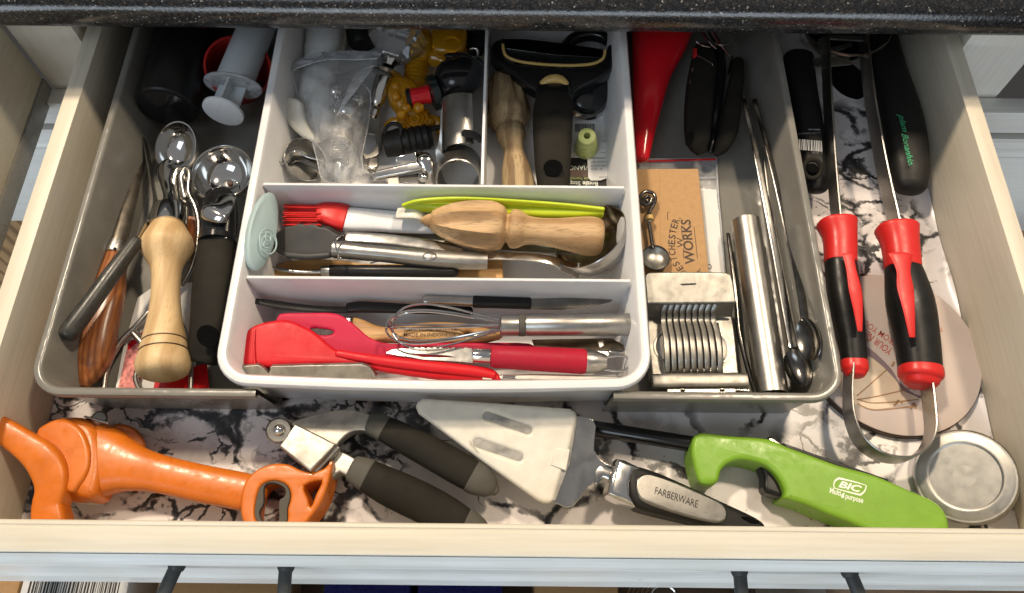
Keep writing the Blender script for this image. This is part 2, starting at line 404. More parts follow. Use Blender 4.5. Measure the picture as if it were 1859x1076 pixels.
# marble-print liner
m = Mt('marble_print')
wv = m.n('ShaderNodeTexNoise'); wv.inputs['Scale'].default_value = 9; wv.inputs['Detail'].default_value = 6; wv.inputs['Roughness'].default_value = .62; m.l(m.co, wv.inputs['Vector'])
ad = m.n('ShaderNodeVectorMath', operation='MULTIPLY_ADD'); ad.inputs[1].default_value = (.11, .11, .0); m.l(wv.outputs['Color'], ad.inputs[0]); m.l(m.mapped((1, 1.45, 1), (0, 0, .5)), ad.inputs[2])
def vein(scale, w, seed, dist=0):
    mp = m.n('ShaderNodeMapping'); mp.inputs['Location'].default_value = (seed, seed * .7, 0); m.l(ad.outputs[0], mp.inputs[0])
    v = m.n('ShaderNodeTexVoronoi', feature='DISTANCE_TO_EDGE'); v.inputs['Scale'].default_value = scale; m.l(mp.outputs[0], v.inputs['Vector'])
    return m.ramp(v.outputs['Distance'], [(0, g3(1)), (w, g3(.9)), (w * 1.9, g3(0))])
sxyz = m.n('ShaderNodeSeparateXYZ'); m.l(m.co, sxyz.inputs[0])
lf = m.noise(7, 3); br = m.noise(48, 5, rough=.65)
mr = m.n('ShaderNodeMapRange'); m.l(sxyz.outputs['X'], mr.inputs[0])
for i, v in zip(range(1, 5), (-.13, .10, .15, .01)): mr.inputs[i].default_value = v
am = m.n('ShaderNodeMath', operation='ADD'); m.l(lf, am.inputs[0]); m.l(mr.outputs[0], am.inputs[1])
def th(a, b): return m.ramp(am.outputs[0], [(a, g3(0)), (b, g3(1))])
def brk(a, b, sc=48): return m.ramp(m.noise(sc, 4, None, .5, .6), [(a, g3(0)), (b, g3(1))])
def vein2(scale, w, seed, lo, hi, ba, bb, bs):
    x = m.mix(1, vein(scale, w, seed), th(lo, hi), 'MULTIPLY'); return m.mix(1, x, brk(ba, bb, bs), 'MULTIPLY')
c = m.ramp(m.noise(15, 6, ad.outputs[0], rough=.6), [(.22, (.50, .46, .455, 1)), (.38, (.70, .65, .635, 1)), (.7, (.78, .735, .715, 1))])
halo = m.mix(1, m.ramp(vein(13, .085, .3), [(0, g3(0)), (1, g3(.40))]), th(.46, .60), 'MULTIPLY'); halo = m.mix(1, halo, brk(.42, .62, 30), 'MULTIPLY')
c = m.mix(halo, c, (.13, .12, .125, 1))
for a in ((12, .022, .3, .45, .50, .38, .46, 40), (27, .034, 1.7, .52, .57, .43, .50, 50), (52, .035, 3.1, .58, .64, .47, .53, 60), (6, .004, 5.3, .30, .36, .50, .56, 22)):
    c = m.mix(vein2(*a), c, (.014, .013, .014, 1))
m.set(Base_Color=c, Roughness=.3); m.bump(m.noise(30, 2), .002, .25); K['liner'] = m.m
# clear things
def clear(name, col, rough=.05, ior=1.49):
    m = Mt(name); m.set(Base_Color=col, Transmission_Weight=1.0, Roughness=rough, IOR=ior); return m
m = clear('amber_plastic', (.97, .52, .022, 1), .06); m.bump(m.noise(150, 4), .0015, .5); m.set(Specular_IOR_Level=.6, Transmission_Weight=.72); K['amber'] = m.m
K['crystal'] = clear('crystal', (.93, .95, .97, 1), .01); K['crystal'].set(Transmission_Weight=.93); K['crystal'] = K['crystal'].m
def film(name, tint, opac, rough=.12, spec=.5, wr=70, lo=.5, hi=1.7, bs=.8):
    m = Mt(name); tr = m.n('ShaderNodeBsdfTransparent'); mx = m.n('ShaderNodeMixShader'); out = m.t.nodes['Material Output']
    m.set(Base_Color=tint, Roughness=rough, Specular_IOR_Level=spec); m.bump(m.noise(wr, 4, None, 1.5), .006, bs)
    fr = m.n('ShaderNodeFresnel'); fr.inputs[0].default_value = 1.5
    a = m.n('ShaderNodeMath', operation='MULTIPLY_ADD'); m.l(fr.outputs[0], a.inputs[0]); a.inputs[1].default_value = .55; 
    st = m.ramp(m.noise(wr * .5, 5, None, 2.), [(.35, g3(opac * lo)), (.7, g3(opac * hi))]); m.l(st, a.inputs[2]); a.use_clamp = True
    m.l(a.outputs[0], mx.inputs[0]); m.l(tr.outputs[0], mx.inputs[1]); m.l(m.b.outputs[0], mx.inputs[2]); m.l(mx.outputs[0], out.inputs[0]); return m.m
K['bag_film'] = film('bag_film', (.95, .96, .97, 1), .21, .07, 1.0, 42)
K['zip_film'] = film('zip_film', (.72, .74, .77, 1), .42, .2)
K['frosted'] = film('frosted_plastic', (.78, .84, .88, 1), .70, .2, wr=12, lo=.95, hi=1.05, bs=.08)
K['card'] = plain('cardboard', (.44, .26, .115, 1), .8, .07, vscale=300)
# ================================================================== the cabinet, the drawer and its trays
pi = math.pi
# countertop with a bullnose edge
pr = [(60, 9.3), (35.87, 9.3)] + [(35.87 - 1.7 * math.sin(a), 11 - 1.7 * math.cos(a)) for a in [pi * k / 16 for k in range(1, 16)]] + [(35.87, 12.7), (60, 12.7)]
struct('countertop', extr(pr, -75, 75), K['granite'])
# face frame round the drawer opening
struct('cabinet_frame', join(box(-33.8, -29.5, 37.5, 39.4, -14, 9.28, .08), box(29.4, 34.4, 37.5, 39.4, -14, 9.28, .08), box(-29.5, 29.4, 37.52, 39.4, 7.3, 9.28, .05)), K['frame_paint'])
struct('cabinet_opening', join(box(-31.2, -29.55, 39.42, 58, -14, 9.2, 0), box(29.45, 31.2, 39.42, 58, -14, 9.2, 0), box(-31, 31, 58, 59, -20, 9.2, 0)), K['raw_wood'])
# the cabinet under the drawer: rail, gap, moulded lower front
struct('cabinet_rail', join(box(-75, -29.6, 36.0, 37.4, -1.3, 1.0, .1), box(29.7, 75, 36.0, 37.4, -1.3, 1.0, .1)), K['white_paint'])
lp = [(37.4, -2.1), (36.1, -2.1), (35.9, -2.3), (35.85, -2.9), (35.6, -3.1), (35.5, -3.5), (35.7, -3.9), (36.0, -4.1), (36.0, -15.2), (37.4, -15.2)]
struct('cabinet_front', extr(lp, -75, 75), K['white_paint'])
struct('floor', box(-160, 160, -150, 60, -82, -80, 0), K['dark_wood'])
struct('cabinet_base', box(-75, 75, 36.5, 38, -80, -15.3, 0), K['raw_wood'])
# the neighbouring drawer at the left, pulled out too
t = thing('neighbour_drawer', 'cream side of the open drawer left of the utensil drawer', 'drawer')
mesh('side_panel', box(-35.2, -34, 2, 37.4, 2.05, 9.2, .05), K['cream_y'], t)
mesh('runner', box(-34.6, -33.85, 2, 37.4, .62, 2.04, .04), K['grey_plastic'], t)
# ---- the drawer
D = thing('kitchen_drawer', 'cream painted kitchen drawer pulled open with white front and dark pulls', 'drawer')
mesh('side_panel', box(-29.05, -28, 6.34, 52, -.7, 6.14, .07), K['cream_y'], D)
mesh('side_panel', box(28.1, 29.15, 6.34, 52, -.7, 6.14, .07), K['cream_y'], D)
mesh('back_panel', box(-28, 28.1, 50.6, 51.8, -.6, 6.0, .05), K['cream_x'], D)
mesh('bottom_panel', box(-28, 28.1, 6.34, 50.6, -.62, -.02, 0), K['cream_x'], D)
fb = [(6.33, -.7), (6.33, 6.02), (6.29, 6.09), (6.22, 6.12), (6.1, 6.13), (6.05, 6.09), (6.0, 6.13), (5.9, 6.15), (4.92, 6.15), (4.82, 6.1), (4.80, 6.0), (4.80, -.7)]
mesh('front_board', extr(fb, -29.05, 29.15, 24), K['cream_x'], D)
ff = [(4.795, 5.85), (4.76, 5.93), (4.72, 5.85), (4.70, 5.3), (4.66, 5.2), (4.52, 4.95), (4.44, 4.7), (4.42, 4.4), (4.48, 4.1), (4.66, 3.75), (4.70, 3.4), (4.70, 2.4), (4.62, 2.2), (4.60, 1.9), (4.66, 1.6), (4.66, -1.6), (4.60, -1.8), (4.50, -2.1), (4.48, -2.5), (4.60, -3.0), (4.61, -6.6), (4.64, -6.8), (4.795, -6.8)]
mesh('drawer_face', extr(ff, -34, 34, 24), K['white_paint'], D)
def pull(x0, x1, fl0, fl1):
    z = 3.1; P = D
    w = []
    for x, f in ((x0, fl0), (x1, fl1)):
        w.append([(x, 4.62, z), (x + f * .12, 4.2, z), (x + f * .5, 3.2, z - .2), (x + f * .85, 2.5, z - .5)])
    path = w[0] + [(x0 + fl0, 1.9, z - 1.2), ((x0 + x1) / 2, 1.6, z - 1.5), (x1 + fl1, 1.9, z - 1.2)] + w[1][::-1]
    g = sweep([(Vector(p), .34, .30) for p in path], n=12, e=2.6, cap=.1)
    b = [lathe((x, 4.66, z), (x, 4.3, z), [(0, .44), (.5, .43), (1, .34)], n=16) for x in (x0, x1)]
    return join(g, *b)
mesh('drawer_pull', pull(-17.55, -11.95, -1.0, 0.05), K['dark_iron'], D)
mesh('drawer_pull', pull(11.3, 16.95, 0.05, .95), K['dark_iron'], D)
# ---- printed liner, its edge creeping up the walls
rows = []
for j in range(45):
    y = 6.36 + j * 1.0; r = []
    for x in [-27.98, -27.9, -27.7, -27.3] + [-27 + i * 2 for i in range(28)] + [27.4, 27.75, 27.95, 28.06]:
        e = max(0, abs(x - .05) - 27.3); r.append((x, y, .012 + e * e * (.45 if x > 0 else .25) * (1 + .5 * math.sin(y * .9)) + .015 * math.sin(x * .7 + y * .5) ** 2))
    rows.append(r)
solo('shelf_liner', 'white drawer liner printed with grey and black marble veins', 'liner', loft(rows, closed=False, capend=False), K['liner'])
# ---- grey tray: two wings that slide under the white one
def wing(xo, xi, y0, y1, prof, r):
    sg = 1 if xi > xo else -1; rings = []
    for d, z in prof:
        q = [(xi, y0 + d, z)]; rr = max(.3, r - d); cx = xo + sg * (d + rr)
        for k in range(9):
            a = pi / 2 * k / 8; q.append((cx - sg * rr * math.sin(a), y0 + d + rr - rr * math.cos(a), z))
        for k in range(1, 12): q.append((xo + sg * d, y0 + d + rr + (y1 - y0 - 2 * d - 2 * rr) * k / 12, z))
        for k in range(9):
            a = pi / 2 * k / 8; q.append((cx - sg * rr * math.cos(a), y1 - d - rr + rr * math.sin(a), z))
        q.append((xi, y1 - d, z)); rings.append(q)
    return loft(rings, closed=False)
GP = [(1.05, .04), (.9, .1), (.3, 4.75), (.02, 4.78), (0, 4.85), (0, 5.12), (.06, 5.22), (.3, 5.26), (.42, 5.22), (.5, 5.1), (1.02, 1.0), (1.2, .55), (1.5, .4)]
T = thing('grey_tray', 'dull grey plastic expanding tray around the white utensil tray', 'drawer tray')
mesh('tray_wing', wing(-26.55, -14.2, 12.92, 48, GP, 1.9), K['tray_grey'], T)
mesh('tray_wing', wing(17.55, 5.0, 13.0, 48, GP, 1.9), K['tray_grey'], T)
WP = [(1.25, .5), (1.0, .56), (.5, 5.2), (.06, 5.24), (0, 5.32), (0, 5.62), (.08, 5.74), (.3, 5.79), (.5, 5.76), (.62, 5.6), (1.1, 1.4), (1.25, .95), (1.6, .78)]
def rr(x0, x1, y0, y1, d, z, r, bow=.22):
    q = []; rr_ = max(.35, r - d)
    for cx, cy, a0 in ((x1 - d - rr_, y1 - d - rr_, 0), (x0 + d + rr_, y1 - d - rr_, pi / 2), (x0 + d + rr_, y0 + d + rr_, pi), (x1 - d - rr_, y0 + d + rr_, 1.5 * pi)):
        for k in range(9):
            a = a0 + pi / 2 * k / 8; q.append((cx + rr_ * math.cos(a), cy + rr_ * math.sin(a), z))
        if a0 == pi:
            for k in range(1, 12): q.append((x0 + d + rr_ + (x1 - x0 - 2 * d - 2 * rr_) * k / 12, y0 + d - bow * math.sin(pi * k / 12), z))
    return q
T = thing('white_tray', 'white plastic utensil tray with four compartments', 'drawer tray')
mesh('tray_shell', loft([rr(-16.5, 7.08, 13.45, 48, d, z, 2.0) for d, z in WP]), K['tray_white'], T)
mesh('divider', box(-15.75, 6.3, 26.36, 26.56, .7, 5.35, .07), K['tray_white'], T)
mesh('divider', box(-15.75, 6.3, 19.98, 20.18, .7, 5.35, .07), K['tray_white'], T)
mesh('divider', box(-2.5, -2.3, 26.57, 47, .7, 5.33, .07), K['tray_white'], T)
# ================================================================== things lying along the front of the drawer
# ---- orange can opener
c = Zf(0, 700, .3495)
T = thing('can_opener', 'bright orange plastic can opener with wing knob lying at the front left', 'can opener')
mesh('housing', slab(Plane(3.0), [(170, 240), (225, 185), (300, 158), (400, 152), (465, 180), (510, 260), (522, 400), (502, 520), (470, 575), (380, 570), (250, 480), (190, 350)], 2.3, .55, cv=c, sm=4), K['orange_plastic'], T)
mesh('housing_cap', slab(Plane(3.22), [(185, 240), (230, 195), (300, 170), (370, 185), (430, 240), (462, 330), (455, 430), (410, 510), (355, 550), (250, 470), (200, 350)], .6, .22, cv=c, sm=4), K['orange_plastic'], T)
mesh('gear_disc', lathe(A(*c(610, 345), .4), A(*c(606, 335), 1.7), [(0, 1.4), (.15, 1.5), (.85, 1.5), (1, 1.35)], n=40), K['orange_plastic'], T)
mesh('handle', SW(c, [(400, 378, 1.75, 218, .48), (490, 396, 1.8, 212, .48), (570, 406, 1.85, 180, .52), (645, 418, 1.9, 140, .58), (730, 436, 1.9, 110, .64), (850, 462, 1.8, 96), (1050, 508, 1.7, 95), (1240, 545, 1.65, 96), (1330, 565, 1.6, 92)], .62, e=2.6, n=22), K['orange_plastic'], T)
knob = SW(c, [(-30, 215, 3.6, 72, 1.1), (60, 258, 3.5, 66, 1.1), (150, 318, 3.3, 72, 1.0), (235, 385, 3.1, 86, .9), (282, 465, 2.9, 88, .9), (288, 540, 2.8, 82, .9), (268, 620, 2.7, 78, .9), (272, 690, 2.6, 84, .9), (290, 760, 2.4, 84, .9)], n=24, e=4.5, cap=.5)
mesh('wing_knob', knob, K['orange_plastic'], T)
mesh('bracket', slab(Plane(3.0), [(432, 160), (440, 153), (565, 186), (560, 199)], .7, .04, cv=c), K['brushed'], T)
mesh('cutting_wheel', lathe(A(*c(515, 178), 2.2), A(*c(518, 166), 2.8), [(0, .3), (.3, .42), (.7, .42), (1, .3)], n=28), K['dull_steel'], T)
mesh('release_tab', slab(Plane(.5), [(360, 602), (400, 586), (500, 582), (520, 596), (505, 614), (420, 612)], .35, .1, cv=c, sm=3), K['ivory_plastic'], T)
hole = [(1345, 530), (1385, 497), (1440, 492), (1492, 520), (1508, 575), (1492, 640), (1490, 700), (1450, 745), (1370, 735), (1325, 690), (1322, 620)]
mesh('opener_head', slab(Plane(2.5), [(1248, 610), (1262, 520), (1300, 460), (1360, 420), (1430, 402), (1500, 408), (1560, 436), (1620, 446), (1682, 426), (1724, 385), (1718, 450), (1675, 590), (1605, 690), (1540, 760), (1420, 800), (1300, 760), (1255, 690)], 2.1, .16, [hole, [(1578, 518), (1668, 490), (1640, 560), (1612, 626), (1596, 580)]], cv=c, sm=4, hsm=3), K['orange_plastic'], T)
mesh('bottle_opener_plate', slab(Plane(2.35), hole, .35, .06, [[(1372, 520), (1425, 505), (1478, 532), (1478, 572), (1448, 600), (1448, 690), (1420, 722), (1372, 716), (1345, 660), (1368, 610)]], cv=c, sm=3), K['grey_rubber'], T)
# ---- garlic press
c = Zf(460, 700, .355)
T = thing('garlic_press', 'steel garlic press with two dark rubber handles beside the orange can opener', 'garlic press')
mesh('upper_arm', slab(Plane(2.5), [(190, 188), (235, 168), (330, 142), (430, 122), (520, 124), (600, 150), (640, 170), (610, 245), (560, 228), (510, 232), (470, 255), (440, 285), (415, 305), (330, 260), (215, 215)], .8, .1, cv=c, sm=3), K['cast_alu'], T)
mesh('hopper', slab(Plane(2.9), [(128, 308), (172, 250), (212, 192), (320, 245), (420, 298), (360, 370), (290, 438), (200, 365)], 2.3, .12, cv=c), K['cast_alu'], T)
mesh('hopper_side', slab(Plane(2.45), [(420, 300), (445, 315), (330, 440), (292, 440)], 1.8, .1, cv=c), K['cast_alu'], T)
mesh('pivot_ear', lathe(A(*c(130, 232), .9), A(*c(130, 228), 2.8), [(0, .70), (.85, .72), (1, .62)], n=32), K['cast_alu'], T)
mesh('rivet', lathe(A(*c(132, 226), 2.7), A(*c(132, 226), 3.0), [(0, .34), (.5, .33), (.75, .25), (1, .05)], n=24), K['chrome'], T)
mesh('lower_arm', slab(Plane(2.0), [(330, 455), (390, 395), (440, 330), (490, 352), (545, 385), (520, 440), (498, 470), (440, 442), (400, 468), (360, 500)], 1.0, .12, cv=c), K['cast_alu'], T)
h1 = [(600, 196, 2.3, 58), (660, 215, 2.3, 66), (800, 285, 2.3, 78), (950, 365, 2.2, 84), (1080, 440, 2.1, 84), (1150, 480, 2.0, 76), (1210, 518, 1.9, 52)]
mesh('grip', SW(c, h1[1:6], .72, e=2.4, n=20, cap=.05), K['charcoal_rubber'], T)
mesh('grip_collar', SW(c, [(594, 196, 2.3, 54), (640, 207, 2.3, 63), (668, 220, 2.3, 69)], .75, e=2.4, n=20, cap=.25), K['grey_rubber'], T)
mesh('grip_tip', SW(c, [(1118, 463, 2.08, 86), (1165, 490, 2.02, 80), (1212, 520, 1.9, 56), (1236, 536, 1.85, 28)], .76, e=2.4, n=20, cap=(.05, .9)), K['grey_rubber'], T)
mesh('grip', SW(c, [(575, 455, 2.2, 82), (700, 520, 2.2, 96), (850, 590, 2.0, 100), (1000, 665, 1.8, 92), (1120, 728, 1.6, 70)], .66, e=2.5, n=20, cap=.1), K['charcoal_rubber'], T)
mesh('grip_collar', SW(c, [(510, 425, 2.2, 68), (545, 440, 2.2, 78), (585, 458, 2.2, 86)], .68, e=2.5, n=20, cap=.25), K['grey_rubber'], T)
mesh('grip_tip', SW(c, [(1080, 705, 1.7, 86), (1150, 740, 1.6, 66), (1190, 765, 1.5, 40)], .66, e=2.4, n=20, cap=(.05, .9)), K['grey_rubber'], T)
# ---- cake server under its white blade cover
c = Zf(460, 700, .355); d = Zf(1040, 700, .4406)
PL = Plane(A(*c(840, 100), 3.2), A(*c(1650, 250), 3.0), A(*c(1500, 600), 2.3))
T = thing('cake_server', 'steel cake server with milky white blade cover and silver plated handle', 'cake server')
slot = lambda a, b, w: (lambda dx, dy, L: [(a[0] - dy / L * w * s1 + dx / L * w * f, a[1] + dx / L * w * s1 + dy / L * w * f) for s1, f in ((1, 0), (.7, -.7), (0, -1), (-.7, -.7), (-1, 0))] + [(b[0] + dy / L * w * s1 + dx / L * w * f, b[1] - dx / L * w * s1 + dy / L * w * f) for s1, f in ((1, 0), (.7, .7), (0, 1), (-.7, .7), (-1, 0))])(b[0] - a[0], b[1] - a[1], math.hypot(b[0] - a[0], b[1] - a[1]))
slots = [slot((1195, 153), (1403, 225), 20), slot((1145, 291), (1357, 363), 20)]
mesh('blade_cover', slab(PL, [(828, 108), (835, 82), (862, 66), (905, 66), (1250, 88), (1620, 116), (1650, 135), (1656, 160), (1625, 300), (1580, 440), (1538, 585), (1515, 602), (1485, 602), (1455, 590), (1150, 372), (842, 142)], .6, .25, slots, cv=c), K['milky_plastic'], T)
mesh('blade', slab(PL.up(-.12), [(870, 98), (1640, 150), (1660, 160), (1620, 400), (1545, 590), (1490, 580), (1450, 566), (1180, 370)], .14, .05, cv=c), K['cast_alu'], T)
mesh('heel', slab(PL.up(-.22), [(1600, 150), (1690, 158), (1738, 172), (1752, 205), (1745, 280), (1742, 330), (1770, 372), (1800, 395), (1870, 420), (1850, 480), (1790, 485), (1745, 495), (1715, 515), (1660, 590), (1635, 618), (1600, 626), (1530, 594), (1560, 500)], .16, .05, cv=c), K['steel'], T)
mesh('cover_clip', slab(PL.up(.1), [(1545, 315), (1620, 325), (1600, 435), (1520, 405)], .3, .08, cv=c), K['milky_plastic'], T)
mesh('neck', SW(d, [(95, 350, 2.3, 62, .16), (125, 352, 2.35, 34, .4), (160, 368, 2.3, 38, .6), (190, 385, 2.2, 50, .6)], n=20, sub=6), K['steel'], T)
HP = Plane(A(*d(200, 330), 2.9), A(*d(640, 520), 1.9), A(*d(200, 460), 2.9))
mesh('handle', slab(HP, [(240, 330), (330, 345), (450, 395), (600, 465), (760, 540), (800, 580), (790, 620), (640, 600), (500, 560), (330, 520), (262, 494), (232, 430)], 1.5, .35, cv=d, sm=3), K['black_rubber'], T)
mesh('collar', slab(HP.up(.06), [(184, 297), (215, 303), (290, 338), (255, 350), (238, 400), (240, 450), (262, 496), (200, 472), (146, 446), (160, 365)], 1.45, .25, cv=d), K['chrome'], T)
mesh('name_plate', slab(HP.up(.14), [(262, 400), (272, 375), (300, 361), (340, 366), (450, 405), (590, 468), (630, 500), (638, 535), (622, 560), (570, 562), (420, 524), (300, 482), (266, 445)], .4, .13, cv=d, sm=4), K['plate_steel'], T)
mesh('name', text('FARBERWARE', HP.up(.14), (336, 445), (513, 503), .40, cv=d, bold=.006, lift=.008), K['black_print'], T)
mesh('hang_hole', slab(HP.up(.08), [(696, 542), (722, 540), (772, 562), (740, 566)], .3, .04, cv=d, sm=3), K['hole_black'], T)
# ---- green gas lighter
T = thing('gas_lighter', 'lime green long-nosed gas lighter with white lettering lying at the front', 'lighter')
mesh('nozzle', lathe(A(*d(20, 165), 1.1), A(*d(520, 245), 1.3), [(0, .40), (.02, .46), (1, .46)], n=20), K['black_gloss'], T)
LP = Plane(A(*d(500, 250), 2.5), A(*d(1500, 500), 2.3), A(*d(500, 390), 2.45))
body = [(497, 215), (510, 198), (545, 191), (640, 202), (800, 214), (880, 246), (1000, 290), (1100, 326), (1250, 368), (1400, 432), (1490, 472), (1535, 515), (1554, 565), (1552, 640), (1500, 680), (1400, 660), (1280, 622), (1150, 566), (1050, 528), (960, 490), (900, 472), (872, 462), (874, 430), (845, 372), (800, 330), (750, 312), (690, 304), (645, 318), (615, 345), (604, 385), (590, 402), (560, 408), (530, 402), (512, 372), (498, 320), (490, 270)]
mesh('body', slab(LP, body, 2.3, .28, cv=d, sm=3), K['green_plastic'], T)
mesh('seam', slab(LP.up(-.9), [(866, 236), (880, 240), (1060, 302), (1180, 344), (1300, 386), (1300, 396), (1100, 335), (880, 255)], .3, .05, cv=d), K['black_satin'], T)
mesh('trigger', slab(LP.up(-.55), [(772, 325), (790, 322), (830, 345), (862, 395), (876, 440), (876, 462), (800, 440), (788, 410), (790, 370)], 1.2, .2, cv=d, sm=2), K['black_satin'], T)
mesh('safety_switch', slab(LP.up(-.6), [(800, 225), (806, 210), (822, 206), (845, 222), (874, 246), (850, 255)], 1.0, .15, cv=d, sm=2), K['steel'], T)
e = Zf(1380, 780, .1673)
ringo = [(793, 600), (805, 550), (840, 522), (880, 520), (1130, 590), (1155, 620), (1140, 670), (1105, 705), (1065, 712), (830, 645), (800, 628)]
cx, cy = 974, 616
mesh('logo', join(text('BIC', LP, (848, 618), (1100, 684), .36, cv=e, bold=.035, shear=.3),
     slab(LP.up(.014), ringo, .01, .002, [[(cx + (x - cx) * .935, cy + (y - cy) * .77) for x, y in ringo]], cv=e, sm=3)), K['white_print'], T)
mesh('lettering', text('Multi', LP, (752, 684), (872, 717), .30, cv=e, bold=.018), K['white_print'], T)
mesh('lettering', text('purpose', LP, (924, 744), (1116, 796), .30, cv=e, bold=.018), K['white_print'], T)
mesh('flame_mark', slab(LP.up(.012), [(878, 728), (886, 700), (916, 682), (911, 706), (913, 726), (900, 744)], .01, .002, cv=e, sm=3), K['white_print'], T)
# ---- round tin
T = thing('round_tin', 'round dull metal tin with a pressed lid in the front right corner', 'tin')
a, b = A(1757, 872, .1), A(1751, 864, 1.9)
mesh('tin_body', lathe(a, b, [(0, 2.40), (.02, 2.52), (.75, 2.56), (.8, 2.60), (.94, 2.60), (1, 2.50), (1.0, 2.44)], n=64), K['dull_steel'], T)
q = a.lerp(b, .985)
mesh('lid', lathe(q, q + (b - a).normalized(), [(0, 2.52), (.03, 2.42), (.06, 2.25), (.075, 1.98), (.085, 1.9), (.07, 1.82), (.03, 1.76), (.02, 1.66), (.03, 1.0), (.035, .15), (.035, .001)], n=64), K['dull_steel'], T)
# ---- round pottery coaster with a drawing
T = thing('round_coaster', 'round pale coaster with red words and a drawing under the red handled tool', 'coaster')
o = A(1618, 641, .3)
mesh('disc', lathe(o - Vector((0, 0, .28)), o + Vector((0, 0, .3)), [(0, 5.22), (.1, 5.3), (.95, 5.3), (1, 5.24)], n=96), plain('coaster_face', (.52, .435, .39, 1), .4, .12, vscale=22), T)
mesh('edge', lathe(o - Vector((0, 0, .29)), o + Vector((0, 0, .22)), [(0, 5.31), (.1, 5.36), (.9, 5.36), (1, 5.3)], n=96), K['brown_print'], T)
f = Zf(1500, 480, .2973); cp = Plane(.605)
for w_, a_, b_, h_, o_ in (('YOUR NEST', (410, 522), (215, 375), .50, .01), ('FROM YOUR', (432, 468), (215, 322), .44, .006), ('A', (695, 420), (680, 370), .8, 0), ('for', (716, 405), (690, 372), .35, 0)):
    mesh('lettering', text(w_, cp, a_, b_, h_, cv=f, bold=o_), K['red_print'], T)
mesh('nest_drawing', slab(cp.up(.012), [(60, 620), (150, 560), (245, 555), (330, 610), (420, 700), (470, 770), (560, 815), (480, 850), (350, 880), (250, 880), (150, 840), (80, 760)], .01, .002, cv=f, sm=4), plain('cream_glaze', (.60, .49, .36, 1), .45, .06), T)
mesh('nest_shade', slab(cp.up(.008), [(235, 500), (300, 540), (400, 640), (450, 720), (540, 790), (600, 800), (560, 815), (450, 775), (400, 700), (320, 610), (235, 560)], .01, .002, cv=f, sm=3), plain('violet_glaze', (.22, .16, .17, 1), .45, .06), T)
lines = [[(190, 800), (270, 730), (370, 640)], [(190, 825), (330, 800), (540, 750)], [(190, 822), (300, 845), (560, 825)], [(190, 850), (280, 885), (400, 880), (550, 862)]]
mesh('drawn_lines', join(*[sweep([(A(*f(*p), .635), .035, .012) for p in l], n=6) for l in lines], *[sweep([(A(*f(*p), .64), .07, .015) for p in l], n=6, sub=1) for l in ([(415, 860), (440, 830), (465, 845)], [(440, 830), (425, 850)], [(515, 880), (535, 848), (552, 865)], [(535, 845), (545, 880)], [(400, 620), (415, 595)], [(515, 750), (545, 765)], [(245, 470), (260, 455)])]), K['tan_print'], T)
# ---- red and black handled tool with a sprung steel bow
c = Zf(1420, 380, .539)
T = thing('spring_tool', 'two long steel blades with red and black grips joined by a steel bow', 'tongs')
def strip(pts, w, th, name='blade'):
    return sweep([(A(*p[:2], p[2]), th / 2, (p[3] if len(p) > 3 else w) / 2) for p in pts], n=12, e=6, cap=0, sub=4)
mesh('blade', strip([(1497, 60, 3.6), (1503, 180, 3.3), (1511, 310, 3.1), (1521, 420, 3.0)], 1.5, .16), K['brushed'], T)
mesh('blade', strip([(1566, 60, 3.6), (1580, 180, 3.3), (1603, 310, 3.1), (1629, 425, 3.0)], 1.5, .16), K['brushed'], T)
lh = [(150, 50, 3.1), (193, 110, 3.0), (193, 180, 2.9), (213, 300, 2.7), (232, 420, 2.5), (244, 530, 2.3)]
def grip(parent, ax, wd, inl):
    body = [(*q, w) for q, w in zip(ax, wd)]
    mesh('rubber_grip', SW(c, body[2:], .85, n=24, e=2.3, cap=.05), K['black_satin'], parent)
    mesh('red_collar', SW(c, body[:3], .85, n=24, e=2.4, cap=(.15, .05)), K['red_plastic'], parent)
    x, y, z, w = body[-1]
    mesh('end_cap', SW(c, [(x - 1, y - 8, z, w * 1.04), (x + 2, y + 18, z, w * 1.04), (x + 3, y + 30, z, w * .85)], .85, n=24, e=2.3, cap=(.1, .5)), K['red_plastic'], parent)
    mesh('inlay', SW(c, inl, .16, n=16, e=2.3, cap=.8), K['red_plastic'], parent)
grip(T, [(184, 48, 3.0), (194, 95, 3.0), (197, 178, 2.9), (212, 300, 2.7), (232, 420, 2.5), (243, 520, 2.3)], [66, 55, 52, 55, 46, 42], [(222, 150, 4.25, 20), (232, 200, 4.2, 17), (246, 270, 4.05, 22), (256, 340, 3.85, 16), (262, 410, 3.65, 8)])
grip(T, [(386, 66, 3.0), (397, 115, 3.0), (407, 196, 2.9), (430, 310, 2.7), (452, 430, 2.5), (466, 545, 2.3)], [70, 60, 58, 76, 72, 68], [(398, 150, 4.3, 42), (408, 205, 4.3, 24), (415, 265, 4.25, 28), (427, 340, 4.2, 20), (438, 430, 4.0, 10)])
mesh('spring_bow', sweep([(A(*c(x, y), z), .07, .75) for x, y, z in [(226, 530, 2.2), (222, 620, 2.2), (228, 700, 2.2), (258, 775, 2.2), (310, 822, 2.2), (370, 842, 2.2), (430, 838, 2.2), (478, 802, 2.2), (500, 745, 2.2), (496, 660, 2.2), (484, 560, 2.2)]], n=12, e=6, cap=0, sub=6), K['brushed_x'], T)
# ================================================================== left wing of the grey tray
c = Zf(60, 200, .4927)
b1 = Zf(0, 0, .3717)
# black canister
T = thing('black_canister', 'glossy black cylinder lying in the back left corner of the grey tray', 'canister')
p0, p1 = A(302, 196, 3.5), A(352, 10, 3.3)
mesh('body', lathe(p0, p1, [(0, 1.84), (.012, 1.93), (.9, 1.93), (1, 1.85)], n=48), K['black_satin'], T)
mesh('end_cap', lathe(p0 - (p1 - p0).normalized() * .12, p0 + (p1 - p0).normalized() * .05, [(0, .05), (0, .55), (.1, .6), (.5, 1.5), (.9, 1.72), (1, 1.8)], n=48), K['black_gloss'], T)
